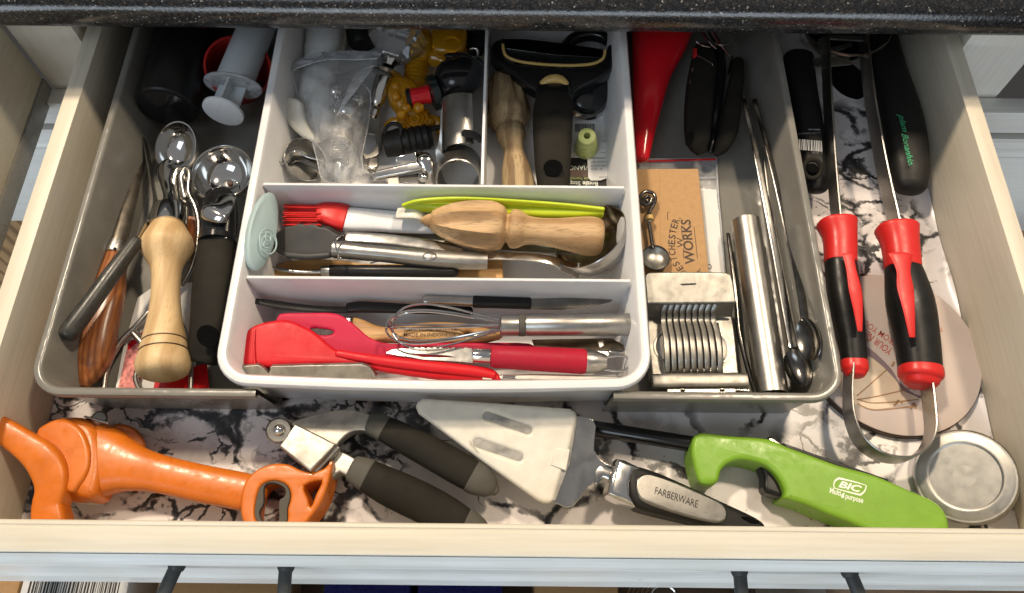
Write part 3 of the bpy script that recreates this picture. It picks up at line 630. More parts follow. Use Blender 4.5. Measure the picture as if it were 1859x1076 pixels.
# red silicone cup behind the syringe
T = thing('red_cup', 'red silicone cup half hidden under the syringe', 'cup')
mesh('cup', lathe(A(432, 150, .45), A(432, 122, 3.3), [(0, .3), (0, 1.5), (.05, 1.75), (.5, 2.05), (1, 2.25), (1, 2.1), (.5, 1.9), (.12, 1.6), (.1, .05)], n=48), K['dim_red'], T)
# syringe
T = thing('syringe', 'big clear plastic syringe with a white plunger, lying on the red cup', 'syringe')
s0, s1 = A(424, 152, 3.4), A(478, 20, 3.3); ax = (s1 - s0).normalized(); sd = ax.cross(Vector((0, 0, 1))).normalized()
mesh('barrel', lathe(s0, s1, [(0, 1.12), (0, 1.25), (1, 1.25), (1, 1.14), (.1, 1.12)], n=40), K['frosted'], T)
fl = []
for k in range(40):
    a = 2 * pi * k / 40; fl.append((sd * (2.05 * math.copysign(abs(math.cos(a)) ** 1.0, math.cos(a))) + sd.cross(ax) * (1.25 * math.sin(a))))
mesh('flange', loft([[s0 + v * .97 - ax * .02 for v in fl], [s0 + v - ax * .08 for v in fl], [s0 + v - ax * .2 for v in fl], [s0 + v * .97 - ax * .26 for v in fl]], capstart=True), K['zip_film'], T)
e0 = A(406, 200, 3.4)
for k in (0, 1):
    w = sd if k == 0 else sd.cross(ax); h = sd.cross(ax) if k == 0 else sd
    mesh('plunger_rib', loft([[p + w * .95 + h * .08, p - w * .95 + h * .08, p - w * .95 - h * .08, p + w * .95 - h * .08] for p in (e0, s0 + ax * 5)], capstart=True), K['frosted'], T)
mesh('plunger_disc', lathe(e0 - ax * .22, e0 + ax * .05, [(0, 1.2), (.2, 1.36), (.8, 1.38), (1, 1.3)], n=40), plain('white_pale', (.74, .78, .82, 1), .3, .03), T)
# sharpening steel with laminated wood handle
T = thing('sharpening_steel', 'old sharpening steel with red brown laminated wood handle along the left tray wall', 'sharpener')
mesh('rod', SW(c, [(430, 40, 1.0, 22), (385, 200, 1.4, 25), (345, 360, 1.9, 29), (312, 490, 2.2, 30)], n=18, cap=.6), plain('worn_steel', (.20, .175, .14, 1), .42, .35, metal=.8, vscale=140), T)
mesh('ferrule', lathe(A(*c(313, 488), 2.25), A(*c(298, 532), 2.35), [(0, .50), (.05, .56), (.9, .60), (1, .56)], n=28), K['brushed'], T)
mesh('rivet', ball(A(*c(302, 510), 2.9), .1), K['black_gloss'], T)
mesh('handle', SW(c, [(298, 528, 2.4, 36), (286, 600, 2.4, 54), (262, 700, 2.3, 70), (232, 800, 2.2, 78), (214, 890, 2.0, 80), (195, 960, 1.8, 62), (178, 1008, 1.7, 34)], .68, n=26, e=2.7, cap=.5), K['laminated'], T)
# thin slotted turner with black handle
T = thing('thin_turner', 'steel turner standing on edge with a black round handle across the wooden one', 'turner')
bl = [(396, 22, 1.4), (420, 150, 2.0), (440, 270, 2.6), (451, 346, 3.0), (420, 418, 3.6), (388, 478, 4.1)]
mesh('blade', sweep([(A(*c(x, y), z), .05, h) for (x, y, z), h in zip(bl, (.35, .4, .4, .32, .25, .25))], n=10, e=6, cap=0, sub=5), K['steel'], T)
mesh('handle', SW(c, [(380, 482, 4.1, 25), (300, 590, 4.3, 31), (220, 700, 4.4, 33), (150, 795, 4.4, 36), (128, 825, 4.4, 34)], n=20, cap=.5), plain('black_worn', (.035, .034, .030, 1), .36, .5, vscale=140), T)
# wooden handled ice cream scoop
T = thing('ice_cream_scoop', 'ice cream scoop with turned pale wood handle and polished steel head', 'ice cream scoop')
h0, h1 = A(*c(497, 425), 3.1), A(*c(478, 985), 3.0)
mesh('handle', lathe(h0, h1, [(t, r * .94 * .4927 / SC(h0.lerp(h1, t))) for t, r in [(0, 62), (.04, 74), (.12, 97), (.18, 95), (.28, 63), (.36, 55), (.46, 54), (.56, 58), (.68, 70), (.765, 82), (.78, 80), (.795, 86), (.835, 91), (.845, 89), (.86, 95), (.92, 103), (.965, 96), (.99, 74), (1.0, 40), (1.003, 2)]], n=56, sub=3), K['maple'], T)
for t in (.78, .842): mesh('dark_ring', lathe(h0.lerp(h1, t - .004), h0.lerp(h1, t + .004), [(0, 1.18 if t < .8 else 1.31), (.2, 1.23 if t < .8 else 1.36), (.8, 1.235 if t < .8 else 1.365), (1, 1.18 if t < .8 else 1.31)], n=56), K['brown_print'], T)
mesh('ferrule', LT(c, (508, 366, 2.9), (498, 432, 3.1), [(0, 50), (.03, 62), (.5, 66), (.95, 66), (1, 60)], n=40), K['chrome'], T)
mesh('neck', SW(c, [(500, 190, 2.3, 22, .5), (490, 220, 2.3, 34, .5), (494, 270, 2.5, 24, .8), (505, 320, 2.7, 24, .9), (510, 372, 2.9, 40, 1)], n=20, sub=6), K['chrome'], T)
q = A(*c(535, 140), 2.5); axs = (Vector((-.25, -.45, .86))).normalized()
mesh('bowl', lathe(q - axs * 1.1, q + axs * .3, [(0, .02), (.05, .6), (.2, 1.12), (.5, 1.42), (.9, 1.6), (1, 1.62), (1, 1.54), (.85, 1.5), (.5, 1.32), (.25, 1.03), (.12, .55), (.09, .01)], n=48, shape=(.96, 1.1)), K['chrome'], T)
# trigger scoop with big round bowl
T = thing('trigger_scoop', 'round chrome scoop with thumb lever and dark rubber handle with a hanging hole', 'scoop')
q = A(*c(697, 228), 3.6); axs = Vector((.02, -.12, 1)).normalized()
mesh('bowl', lathe(q - axs * 1.7, q, [(0, .02), (.03, .6), (.2, 1.25), (.5, 1.65), (.85, 1.86), (1, 1.95), (1.03, 1.93), (1.0, 1.86), (.82, 1.76), (.5, 1.56), (.25, 1.18), (.1, .6), (.07, .01)], n=56), K['chrome'], T)
mesh('release_pin', ball(q - axs * 1.52, .2, .2, .1), K['brown_print'], T)
mesh('ejector_wire', sweep([(A(*c(x, y), 3.0), .05, .05) for x, y in [(688, 312), (690, 280), (705, 262), (730, 258), (755, 266), (762, 290), (758, 312)]], n=8), K['chrome'], T)
mesh('head', SW(c, [(690, 318, 3.4, 52), (688, 380, 3.5, 62), (684, 450, 3.4, 62), (680, 478, 3.3, 66)], .7, n=20, e=3.2), K['black_gloss'], T)
mesh('thumb_lever', SW(c, [(715, 318, 4.2, 34, .3), (700, 350, 4.5, 40, .3), (672, 378, 4.6, 54, .35), (664, 398, 4.5, 50, .35)], n=18, e=2.6), K['chrome'], T)
mesh('collar', LT(c, (683, 465, 3.2), (680, 492, 3.2), [(0, 60), (.3, 70), (1, 70)], n=36), K['black_gloss'], T)
mesh('handle', SW(c, [(679, 492, 3.2, 66), (672, 600, 3.1, 74), (662, 700, 3.0, 74), (650, 800, 2.8, 68), (636, 880, 2.5, 64), (628, 915, 2.3, 60)], .75, n=26, e=2.7, cap=.35), K['charcoal_rubber'], T)
for k in range(6):
    for sg in (-1, 1):
        x = 674 - k * 1.2 + sg * 62; y = 530 + k * 15
        mesh('grip_fin', SW(c, [(x - 10 * sg, y - 2, 3.55, 5, .6), (x, y, 3.35, 5, .6), (x + 6 * sg, y + 2, 3.0, 4, .6)], n=8), K['black_rubber'], T)
mesh('hang_hole', lathe(A(*c(646, 832), 4.02), A(*c(646, 832), 4.06), [(0, .6), (0, .62), (.5, .60), (.5, .01)], n=36, shape=(.95, 1.1)), K['hole_black'], T)
# wire masher
T = thing('wire_masher', 'bent steel wire masher lying under the wooden scoop handle', 'masher')
mesh('wire_frame', wire(c, [(425, 745, 1.6), (375, 800, 1.5), (325, 850, 1.4), (290, 910, 1.3), (268, 970, 1.2), (260, 1030, 1.1)], .17, n=12), K['brushed'], T)
mesh('wire_frame', wire(c, [(400, 1040, 1.0), (378, 990, 1.2), (392, 940, 1.3), (420, 880, 1.5), (380, 818, 1.6)], .15, n=12), K['brushed'], T)
mesh('wire_stub', wire(c, [(370, 822, 1.7), (400, 855, 1.7)], .2, n=12), K['brushed'], T)
mesh('wire_loop', wire(c, [(525, 330, 2.2), (522, 250, 2.4), (540, 215, 2.5), (556, 240, 2.5), (552, 300, 2.3), (560, 340, 2.2)], .22, n=12), K['steel'], T)
mesh('wire_loop', wire(c, [(560, 320, 2.5), (548, 250, 2.6), (562, 215, 2.7), (578, 235, 2.7), (574, 300, 2.6), (600, 360, 2.5), (612, 430, 2.3), (604, 510, 2.1), (580, 590, 1.9), (548, 640, 1.7)], .19, n=12), K['steel'], T)
mesh('wire_leg', wire(c, [(545, 780, 1.5), (575, 860, 1.4), (582, 950, 1.3), (580, 1040, 1.1)], .15, n=12), K['brushed'], T)
# printed packets at the bottom of the tray
T = thing('printed_packet', 'red and white printed packet on the tray floor under the wire masher', 'packet')
mesh('sleeve', slab(Plane(.8), [(385, 690), (440, 650), (600, 630), (602, 760), (590, 1020), (300, 1040), (330, 880)], .35, .04, cv=c), K['paper'], T)
mesh('red_print', slab(Plane(.83), [(352, 850), (400, 830), (420, 900), (380, 1040), (310, 1040), (345, 880)], .03, .004, cv=c), plain('red_speckle', (.62, .22, .20, 1), .7, .6, vscale=300), T)
mesh('red_border', slab(Plane(.85), [(350, 862), (420, 800), (425, 822), (348, 885)], .03, .004, cv=c), K['deep_red'], T)
mesh('red_border', slab(Plane(.84), [(450, 990), (640, 930), (650, 1040), (440, 1040)], .03, .004, cv=c), K['deep_red'], T)
T = thing('brown_tag', 'small brown wooden tag beside the trigger scoop', 'tag')
mesh('tag', slab(Plane(2.0), [(566, 388), (612, 392), (616, 520), (560, 540)], .3, .06, cv=c), K['laminated'], T)
# ================================================================== upper left compartment
c = Zf(460, 40, .2881)
# white pastry tool
T = thing('white_squeezer', 'white plastic tube tool with an ivory paddle, half under the clear bag', 'tool')
mesh('tube', SW(c, [(465, -60, 2.6, 118), (445, 100, 2.6, 116), (425, 250, 2.5, 108), (400, 420, 2.4, 108), (390, 560, 2.2, 112), (395, 690, 1.9, 96)], .8, n=32, e=2.3, cap=.6), plain('milk_white', (.72, .73, .72, 1), .3, .03), T)
mesh('side_tab', slab(Plane(2.3), [(520, 40), (585, 40), (570, 150), (500, 160), (470, 200), (440, 180)], .6, .15, cv=c, sm=2), K['milky_plastic'], T)
mesh('ivory_paddle', slab(Plane(A(*c(200, 500), 3.9), A(*c(350, 720), 3.4), A(*c(280, 500), 4.1)), [(158, 485), (185, 466), (240, 470), (290, 495), (305, 560), (340, 660), (400, 735), (385, 752), (330, 738), (250, 680), (185, 590)], .7, .25, cv=c, sm=4), K['ivory_plastic'], T)
# wine stopper inside the bag
T = thing('bead_stopper', 'silver wine stopper with a cluster of beads inside the clear zip bag', 'bottle stopper')
for x, y, z, r in ((520, 440, 3.4, 46), (560, 520, 3.0, 40), (588, 560, 3.6, 62), (665, 495, 3.2, 40), (530, 560, 2.8, 45), (640, 580, 2.8, 50), (600, 480, 2.6, 45), (560, 620, 2.8, 50)):
    p = A(*c(x, y), z - .9); mesh('bead', ball(p, r * 1.2 * .2881 / SC(p), n=24), K['chrome'], T)
mesh('cap', LT(c, (562, 640, 2.6), (556, 762, 2.5), [(0, 40), (.05, 64), (1, 66)], n=36), K['cast_alu'], T)
mesh('rubber_rings', LT(c, (556, 762, 2.2), (540, 895, 2.0), [(0, 50)] + [(.08 + k * .13 + d, r) for k in range(7) for d, r in ((0, 58), (.05, 60), (.09, 44))] + [(1, 40)], n=32), K['black_rubber'], T)
mesh('cone', LT(c, (540, 890, 2.0), (530, 1025, 1.6), [(0, 36), (.2, 40), (1, 30)], n=32), K['chrome'], T)
# the zip bag: a puffed film round the stopper
out = [(235, 305), (240, 250), (330, 215), (470, 178), (620, 180), (770, 186), (782, 235), (770, 268), (690, 300), (625, 345), (665, 385), (705, 402), (735, 440), (738, 520), (725, 640), (700, 760), (682, 860), (688, 930), (650, 1000), (560, 1015), (440, 995), (405, 880), (370, 755), (330, 650), (300, 560), (265, 420)]
cx, cy = 520, 600
def bagsheet(sg):
    R = []
    for j in range(13):
        f = j / 12; r = []
        for i, (x, y) in enumerate(crom([list(q) for q in out], 4, True)):
            px, py = cx + (x - cx) * f, cy + (y - cy) * f
            puff = (1 - f ** 2.6); top = max(0, (420 - py) / 260)
            w = .14 * math.sin(px * .045 + py * .02) * f + .10 * math.sin(py * .05 - px * .03) + .09 * abs(math.sin(px * .028 - py * .017)) ** .4 * f
            r.append(A(*c(px, py), 2.7 + sg * (1.5 * puff * (1 - .7 * min(1, top))) + w + .9 * min(1, top) + .3))
        R.append(r)
    return loft(R[::-1])
T = thing('zip_bag', 'clear crumpled zip bag holding the silver beaded stopper', 'plastic bag')
mesh('film', bagsheet(1), K['bag_film'], T, 80)
mesh('zip_strip', slab(Plane(A(*c(240, 270), 4.1), A(*c(780, 215), 4.1), A(*c(500, 150), 4.0)), [(235, 300), (238, 255), (330, 216), (470, 180), (770, 186), (780, 225), (640, 232), (480, 232), (330, 268)], .05, .01, cv=c, sm=2), K['zip_film'], T)
mesh('bag_edge', wire(c, [(240, 300, 4.1), (268, 420, 3.7), (300, 560, 3.3), (370, 755, 3.05), (405, 880, 3.0), (440, 995, 3.0), (560, 1015, 3.0), (650, 1000, 3.0), (690, 930, 3.0), (682, 860, 3.05), (700, 760, 3.1), (725, 640, 3.1), (738, 520, 3.2), (735, 440, 3.4), (705, 402, 3.5), (665, 385, 3.6), (628, 348, 3.8), (690, 300, 4.0), (770, 268, 4.1)], .045, n=6), K['zip_film'], T)
mesh('zip_ridge', wire(c, [(235, 308, 4.2), (330, 270, 4.25), (470, 236, 4.25), (640, 236, 4.25), (778, 228, 4.2)], .05, n=8), K['zip_film'], T)
# crystal stopper
T = thing('crystal_stopper', 'faceted crystal bottle stopper with chrome collar and stem', 'bottle stopper')
k0, k1 = A(*c(850, 270), 3.4), A(*c(940, 20), 4.0)
cr_ = lathe(k0, k1, [(0, .42), (.06, .5), (.5, 2.0), (.75, 2.15), (1.0, 1.4)], n=9)
mesh('crystal', cr_, K['crystal'], T, 5)
mesh('collar', lathe(k0 + (k0 - k1).normalized() * .1, k0 + (k1 - k0).normalized() * .5, [(0, .42), (.3, .52), (1, .72)], n=8), K['chrome'], T, 5)
d0 = A(*c(830, 318), 3.1); axd = (k0 - A(*c(780, 520), 2.2)).normalized()
mesh('flange', lathe(d0 - axd * .1, d0 + axd * .35, [(0, .7), (.1, 1.1), (.35, 1.22), (.6, 1.12), (.75, .8), (1, .5)], n=40), K['chrome'], T)
mesh('stem', LT(c, (818, 345, 3.0), (775, 520, 2.2), [(0, 50), (.9, 48), (1, 42)], n=32), K['chrome'], T)
mesh('stem_tip', LT(c, (775, 520, 2.2), (752, 610, 1.9), [(0, 42), (.15, 30), (.3, 34), (.8, 24), (.85, 30), (1, 20)], n=28), K['chrome'], T)
# steel bottle opener with a loop end
T = thing('loop_opener', 'flat steel opener with a ring end standing behind the clear bag', 'bottle opener')
mesh('loop', slab(Plane(A(*c(760, 560), 2.0), A(*c(760, 840), 1.6), A(*c(860, 700), 1.6)), [(715, 530), (780, 545), (802, 600), (800, 680), (815, 740), (808, 800), (780, 838), (730, 856), (690, 840), (690, 600)], .3, .06, [[(700, 710), (745, 705), (770, 725), (772, 770), (745, 815), (700, 822)]], cv=c, sm=3), K['brushed'], T)
# amber plastic stoppers
def ornate(parent, q, r, n, z):
    mesh('flower', slab(Plane(z), [(q[0] + r * (1 + .13 * math.cos(n * a)) * math.cos(a), q[1] + r * .85 * (1 + .13 * math.cos(n * a)) * math.sin(a)) for a in [2 * pi * k / 72 for k in range(72)]], .8, .25, cv=c), K['amber'], parent)
    for f in (.7, .48, .26):
        p = A(*c(*q), z + .02); rr_ = r * f * .2881 / SC(p)
        mesh('petal_ring', sweep([(p + Vector((rr_ * math.cos(a), rr_ * math.sin(a), .02 * math.sin(5 * a))), .09, .10) for a in [2 * pi * k / 16 for k in range(16)]], n=8, closed=True, sub=3), K['amber'], parent)
T = thing('amber_stopper', 'amber plastic stopper with a rose shaped top, nearest the front of the compartment', 'bottle stopper')
ornate(T, (1020, 610), 105, 8, 2.2)
mesh('stem', SW(c, [(1090, 610, 1.6, 34), (1170, 640, 1.4, 36), (1200, 760, 1.0, 30)], n=16), K['amber'], T)
mesh('leaf', SW(c, [(960, 620, 1.7, 20), (880, 625, 1.6, 26), (830, 650, 1.4, 10)], n=12), K['amber'], T)
T = thing('amber_stopper', 'large knobbly amber plastic stopper lying behind the red collar pourer', 'bottle stopper')
mesh('knob', SW(c, [(1010, 560, 2.0, 70), (960, 500, 2.1, 98), (930, 430, 2.2, 92), (900, 390, 2.2, 60)], .8, n=18, e=3), K['amber'], T)
for x, y, r in ((900, 470, 34), (960, 540, 34), (985, 440, 38), (900, 410, 30), (930, 580, 30), (1040, 540, 34)): mesh('boss', ball(A(*c(x, y), 2.9), r * .2881 / 26, n=14), K['amber'], T)
T = thing('amber_stopper', 'amber plastic stopper with ringed stem pointing at the viewer', 'bottle stopper')
mesh('ringed_stem', LT(c, (1040, 200, 2.4), (1015, 400, 1.6), [(0, 70), (.2, 78)] + [(.25 + k * .12 + d, r) for k in range(6) for d, r in ((0, 76), (.05, 76), (.07, 64))] + [(.98, 62), (1, 40)], n=28), K['amber'], T)
mesh('head', SW(c, [(1040, 30, 3.0, 60), (1045, 120, 3.0, 85), (1042, 200, 2.6, 80)], .8, n=18, e=3), K['amber'], T)
T = thing('amber_stopper', 'square shouldered amber plastic stopper in the far corner by the divider', 'bottle stopper')
mesh('head', SW(c, [(1235, 30, 3.2, 105), (1235, 120, 3.2, 112), (1225, 190, 3.0, 100)], .6, n=24, e=4, cap=.6), K['amber'], T)
mesh('collar', SW(c, [(1150, 225, 2.4, 60), (1190, 240, 2.5, 40)], n=16), K['amber'], T)
mesh('raised_ring', sweep([(A(*c(1250 + 55 * math.cos(a), 140 + 45 * math.sin(a)), 4.55), .08, .1) for a in [2 * pi * k / 14 for k in range(14)]], n=8, closed=True, sub=3), K['amber'], T)
# black pourer with red collar
T = thing('wine_pourer', 'black wine pourer with a bright red collar lying on its side', 'pourer')
mesh('body', SW(c, [(1195, 420, 3.0, 90), (1250, 375, 3.2, 130), (1320, 330, 3.2, 128), (1385, 290, 3.0, 100), (1400, 270, 3.0, 60)], .9, n=26, e=2.4), K['black_gloss'], T)
mesh('spout', SW(c, [(1340, 235, 3.9, 44), (1270, 212, 4.1, 30), (1212, 210, 4.1, 14)], .7, n=16), K['black_gloss'], T)
mesh('black_ring', LT(c, (1165, 435, 3.0), (1112, 452, 3.0), [(0, 90), (.1, 112), (.9, 112), (1, 92)], n=40), plain('bottle_black', (.012, .02, .02, 1), .2, .1), T)
mesh('red_collar', LT(c, (1110, 452, 3.0), (985, 478, 3.0), [(0, 58), (.2, 57), (.22, 53), (.95, 56), (1, 50)], n=36), K['deep_red'], T)
mesh('rubber_end', LT(c, (992, 477, 3.0), (965, 482, 3.0), [(0, 58), (.2, 60), (.8, 60), (1, 50)], n=36), K['black_rubber'], T)
# ribbed black rubber stopper with a cord loop
T = thing('ribbed_stopper', 'ribbed black rubber stopper with a loop, lying between opener and steel sleeve', 'bottle stopper')
mesh('body', LT(c, (820, 775, 1.75), (1128, 715, 1.8), [(0, 50), (.02, 78), (.25, 84), (.27, 88), (.36, 88), (.38, 72)] + [(.42 + k * .13 + d, r) for k in range(4) for d, r in ((0, 74), (.05, 80), (.09, 80), (.11, 70))] + [(.95, 66), (.99, 62), (1, 40)], n=36), K['black_rubber'], T)
mesh('rod', LT(c, (1120, 672, 2.2), (1260, 640, 2.2), [(0, 17), (1, 15)], n=16), K['black_satin'], T)
mesh('loop', wire(c, [(835, 730, 2.3), (830, 680, 2.8), (862, 642, 3.0), (905, 642, 3.0), (930, 668, 2.9), (925, 710, 2.6)], .13, n=12), K['black_rubber'], T)
# steel sleeve of a foil cutter
T = thing('steel_sleeve', 'brushed steel sleeve opener with cut out windows, its open ring toward the front', 'opener')
f = Zf(640, 180, .14872)
def curved(outl, holes, ctr, R, ztop, thk=.1):
    # plate bent round an axis that runs away from the viewer
    return None
ya, yb = A(*f(1330, 40), 3.0), A(*f(1350, 640), 2.2)
mesh('upper_shell', lathe(ya, yb, [(0, 1.32), (.0, 1.42), (1, 1.42), (1, 1.32), (0, 1.32)], n=26, arc=(-.35, pi * .68)), K['brushed'], T)
mesh('side_strap', sweep([(A(*f(x, y), z), w / 2, .05) for x, y, z, w in [(1150, 60, 3.6, .5), (1110, 180, 3.3, .4), (1100, 360, 2.9, .35), (1085, 520, 2.4, .4), (1055, 640, 1.9, .5), (1075, 760, 1.5, .6)]], n=10, e=5, cap=0), K['brushed'], T)
mesh('cross_strap', sweep([(A(*f(x, y), z), w / 2, .05) for x, y, z, w in [(1060, 690, 1.6, .6), (1130, 730, 1.5, .6), (1220, 740, 1.5, .5), (1260, 690, 1.7, .4)]], n=10, e=5, cap=0), K['brushed'], T)
mesh('window', slab(Plane(A(*f(1330, 360), 4.32), A(*f(1560, 500), 3.6), A(*f(1360, 460), 4.28)), [(1335, 400), (1350, 372), (1390, 362), (1480, 385), (1570, 440), (1570, 530), (1490, 480), (1420, 462), (1370, 455), (1340, 430)], .08, .02, cv=f, sm=3), K['black_gloss'], T)
mesh('window', slab(Plane(A(*f(1110, 200), 3.4), A(*f(1230, 200), 3.85), A(*f(1110, 500), 2.6)), [(1112, 330), (1115, 210), (1150, 155), (1195, 145), (1228, 170), (1228, 480), (1250, 560), (1180, 590), (1110, 560)], .08, .02, cv=f, sm=3), K['black_gloss'], T)
ra, rb = A(*f(1290, 985), 2.6), A(*f(1310, 800), 1.2)
mesh('open_ring', lathe(ra, rb, [(0, 1.36), (-.02, 1.42), (0, 1.47), (1, 1.47), (1, 1.36), (0, 1.36)], n=44), K['brushed'], T)
# chrome can opener
T = thing('clip_opener', 'small shiny chrome opener with a riveted end against the compartment front', 'can opener')
mesh('upper_plate', slab(Plane(A(*f(200, 850), 1.9), A(*f(900, 700), 2.5), A(*f(280, 960), 1.8)), [(125, 800), (230, 880), (530, 810), (790, 765), (870, 840), (600, 905), (275, 965), (200, 890)], .5, .1, cv=f), K['chrome'], T)
mesh('back_plate', slab(Plane(A(*f(500, 700), 2.6), A(*f(800, 640), 2.7), A(*f(520, 800), 2.3)), [(520, 700), (770, 640), (790, 770), (525, 770)], .5, .1, cv=f), K['chrome'], T)
mesh('shoulder', SW(f, [(790, 690, 2.1, 50), (880, 740, 2.1, 95), (920, 860, 1.8, 80), (940, 1010, 1.3, 60)], .7, n=20, e=2.8), K['chrome'], T)
mesh('rivet', ball(A(*f(862, 950), 2.3), .33, .33, .25), K['chrome'], T)
mesh('lower_plate', slab(Plane(1.5), [(560, 935), (800, 895), (830, 960), (800, 1010), (560, 1040)], .4, .08, cv=f), K['chrome'], T)
mesh('spacer', slab(Plane(1.7), [(430, 960), (555, 935), (570, 1040), (430, 1040)], .5, .08, cv=f), K['milky_plastic'], T)
mesh('jaw', slab(Plane(2.2), [(130, 730), (310, 705), (310, 800), (250, 850), (130, 800)], .4, .06, cv=f), K['steel'], T)
# oval chrome opener
T = thing('oval_opener', 'chrome ring shaped opener lying in the front left corner of the compartment', 'opener')
oc = A(*c(296, 872), 2.7) + Vector((.25, 0, 0)); oa = Vector((.6, -.2, .77)).normalized()
mesh('ring_shell', lathe(oc - oa * .8, oc + oa * .35, [(0, 1.22), (.5, 1.36), (.95, 1.46), (1, 1.43), (.95, 1.38), (.5, 1.27), (.05, 1.15), (0, 1.22)], n=56), K['chrome'], T)
mesh('base_disc', lathe(oc - oa * .82, oc - oa * .66, [(0, 1.0), (0, 1.2), (1, 1.18), (1, .02)], n=48), K['dull_steel'], T)
mesh('cutter_wire', wire(c, [(142, 830, 3.7), (152, 872, 3.6), (190, 890, 3.3), (225, 875, 3.1), (240, 830, 3.0), (280, 815, 2.9), (340, 850, 2.7), (440, 872, 2.5)], .07, n=10), K['chrome'], T)
mesh('lever', SW(c, [(228, 885, 2.7, 16, .3), (280, 862, 2.6, 26, .3), (360, 885, 2.4, 28, .3), (430, 925, 2.2, 28, .3)], n=16, e=3), K['dark_steel'], T)
# dark corks at the back
T = thing('dark_bung', 'black rubber bung in the shadow behind the crystal stopper', 'bung')
mesh('bung', LT(c, (670, 30, 2.0), (690, 150, 1.7), [(0, 80), (.1, 95), (.8, 85), (1, 70)], n=30), K['black_rubber'], T)
T = thing('dark_bung', 'black ribbed bung with a bent steel pin by the divider', 'bung')
mesh('bung', LT(c, (1400, 20, 2.2), (1400, 190, 2.0), [(0, 60), (.2, 66), (.3, 56), (.4, 66), (.6, 56), (.7, 66), (1, 50)], n=30), K['black_rubber'], T)
mesh('pin', wire(c, [(1365, 170, 3.1), (1395, 165, 3.2), (1412, 180, 3.1), (1410, 240, 2.6)], .12, n=10), K['steel'], T)
# ================================================================== upper right compartment
c = Zf(860, 40, .28804)
def flute(n, amp, t0, t1):
    return lambda t, th: 1 - amp * (abs(math.sin(n * th / 2)) ** .6 * 1.0) * max(0, min(1, (t - t0) * 12)) * max(0, min(1, (t1 - t) * 12)) + amp * .5 * (t0 < t < t1)
T = solo('citrus_reamer', 'weathered grey brown wooden citrus reamer standing lengthwise beside the peeler', 'citrus reamer',
  LT(c, (172, 300, 2.0), (296, 1110, 2.3), [(0, 18), (.04, 50), (.15, 105), (.3, 132), (.40, 128), (.46, 104), (.475, 84), (.49, 84), (.51, 92), (.55, 92), (.575, 78), (.64, 62), (.70, 68), (.80, 92), (.90, 103), (1, 100)], n=96, rmod=flute(10, .2, .06, .42), sub=3), K['old_wood'], sharp=60)
T = thing('y_peeler', 'wide black Y shaped peeler with cream yellow trim and dark rubber handle', 'peeler')
YP = Plane(A(*c(200, 160), 3.9), A(*c(850, 190), 3.9), A(*c(505, 450), 3.6))
outer = [(430, 480), (390, 430), (330, 395), (230, 310), (140, 250), (105, 190), (112, 140), (150, 105), (185, 112), (195, 150)]
inner = [(200, 220), (270, 258), (400, 272), (510, 280), (640, 280), (760, 268), (820, 235), (838, 170), (850, 140), (885, 135), (910, 180), (895, 265), (830, 330), (740, 375), (650, 420), (600, 480)]
mesh('fork', slab(YP, outer + inner, 1.1, .2, cv=c, sm=3), K['black_gloss'], T)
mesh('trim', sweep([(YP.up(.06).at(*c(x, y)), .10, .08) for x, y in [(184, 140), (190, 185), (215, 220), (290, 247), (400, 262), (510, 270), (640, 272), (750, 262), (808, 235), (824, 205), (826, 178)]], n=12, e=3, cap=.3), K['yellow_plastic'], T)
mesh('blade', slab(YP.up(-.15), [(170, 105), (330, 106), (560, 132), (832, 172), (830, 225), (500, 205), (196, 165)], .12, .02, cv=c), K['dark_steel'], T)
mesh('blade_bar', slab(YP.up(-.3), [(196, 170), (500, 210), (828, 228), (780, 262), (500, 272), (260, 250)], .3, .05, cv=c), K['black_satin'], T)
mesh('thumb_button', SW(c, [(435, 385, 3.95, 20, .9), (470, 366, 4.1, 26, .9), (510, 358, 4.2, 28, .9), (550, 366, 4.1, 26, .9), (580, 388, 3.95, 20, .9)], n=16, e=3), K['yellow_plastic'], T)
mesh('throat', SW(c, [(508, 385, 3.6, 100, .4), (506, 430, 3.6, 112, .45), (504, 480, 3.6, 118, .5)], n=20, e=3, cap=.2), K['black_gloss'], T)
mesh('handle', SW(c, [(502, 480, 3.6, 112), (500, 560, 3.6, 126), (497, 700, 3.5, 124), (497, 850, 3.3, 116), (502, 1000, 3.0, 106), (508, 1110, 2.9, 98)], .55, n=28, e=2.8, cap=.3), K['charcoal_rubber'], T)
mesh('hang_hole', lathe(A(*c(500, 918), 3.98), A(*c(500, 918), 4.02), [(0, .55), (0, .62), (.5, .60), (.5, .01)], n=36, shape=(1, .85)), K['hole_black'], T)
mesh('maker_mark', text('M', Plane(4.38), (480, 590), (530, 590), .5, cv=c), K['black_satin'], T)
T = thing('jar_lid', 'round glossy black lid with a bright metal rim behind the peeler handle', 'lid')
p = A(*c(715, 455), 1.6); aa = Vector((.1, -.3, 1)).normalized()
mesh('dome', lathe(p, p + aa * 1.1, [(0, 1.55), (.3, 1.62), (.7, 1.45), (.95, .9), (1, .02)], n=48), K['black_gloss'], T)
mesh('rim', lathe(p - aa * .5, p + aa * .1, [(0, 1.5), (.2, 1.8), (.6, 1.85), (1, 1.65), (1, 1.5)], n=56), K['chrome'], T)
T = solo('black_ring', 'black plastic ring tool in the far corner behind the Y shaped peeler', 'tool', sweep([(A(*c(730 + 150 * math.cos(a), 175 + 95 * math.sin(a)), 2.6), .42, .5) for a in [2 * pi * k / 16 for k in range(16)]], n=14, closed=True, sub=3), K['black_gloss'])
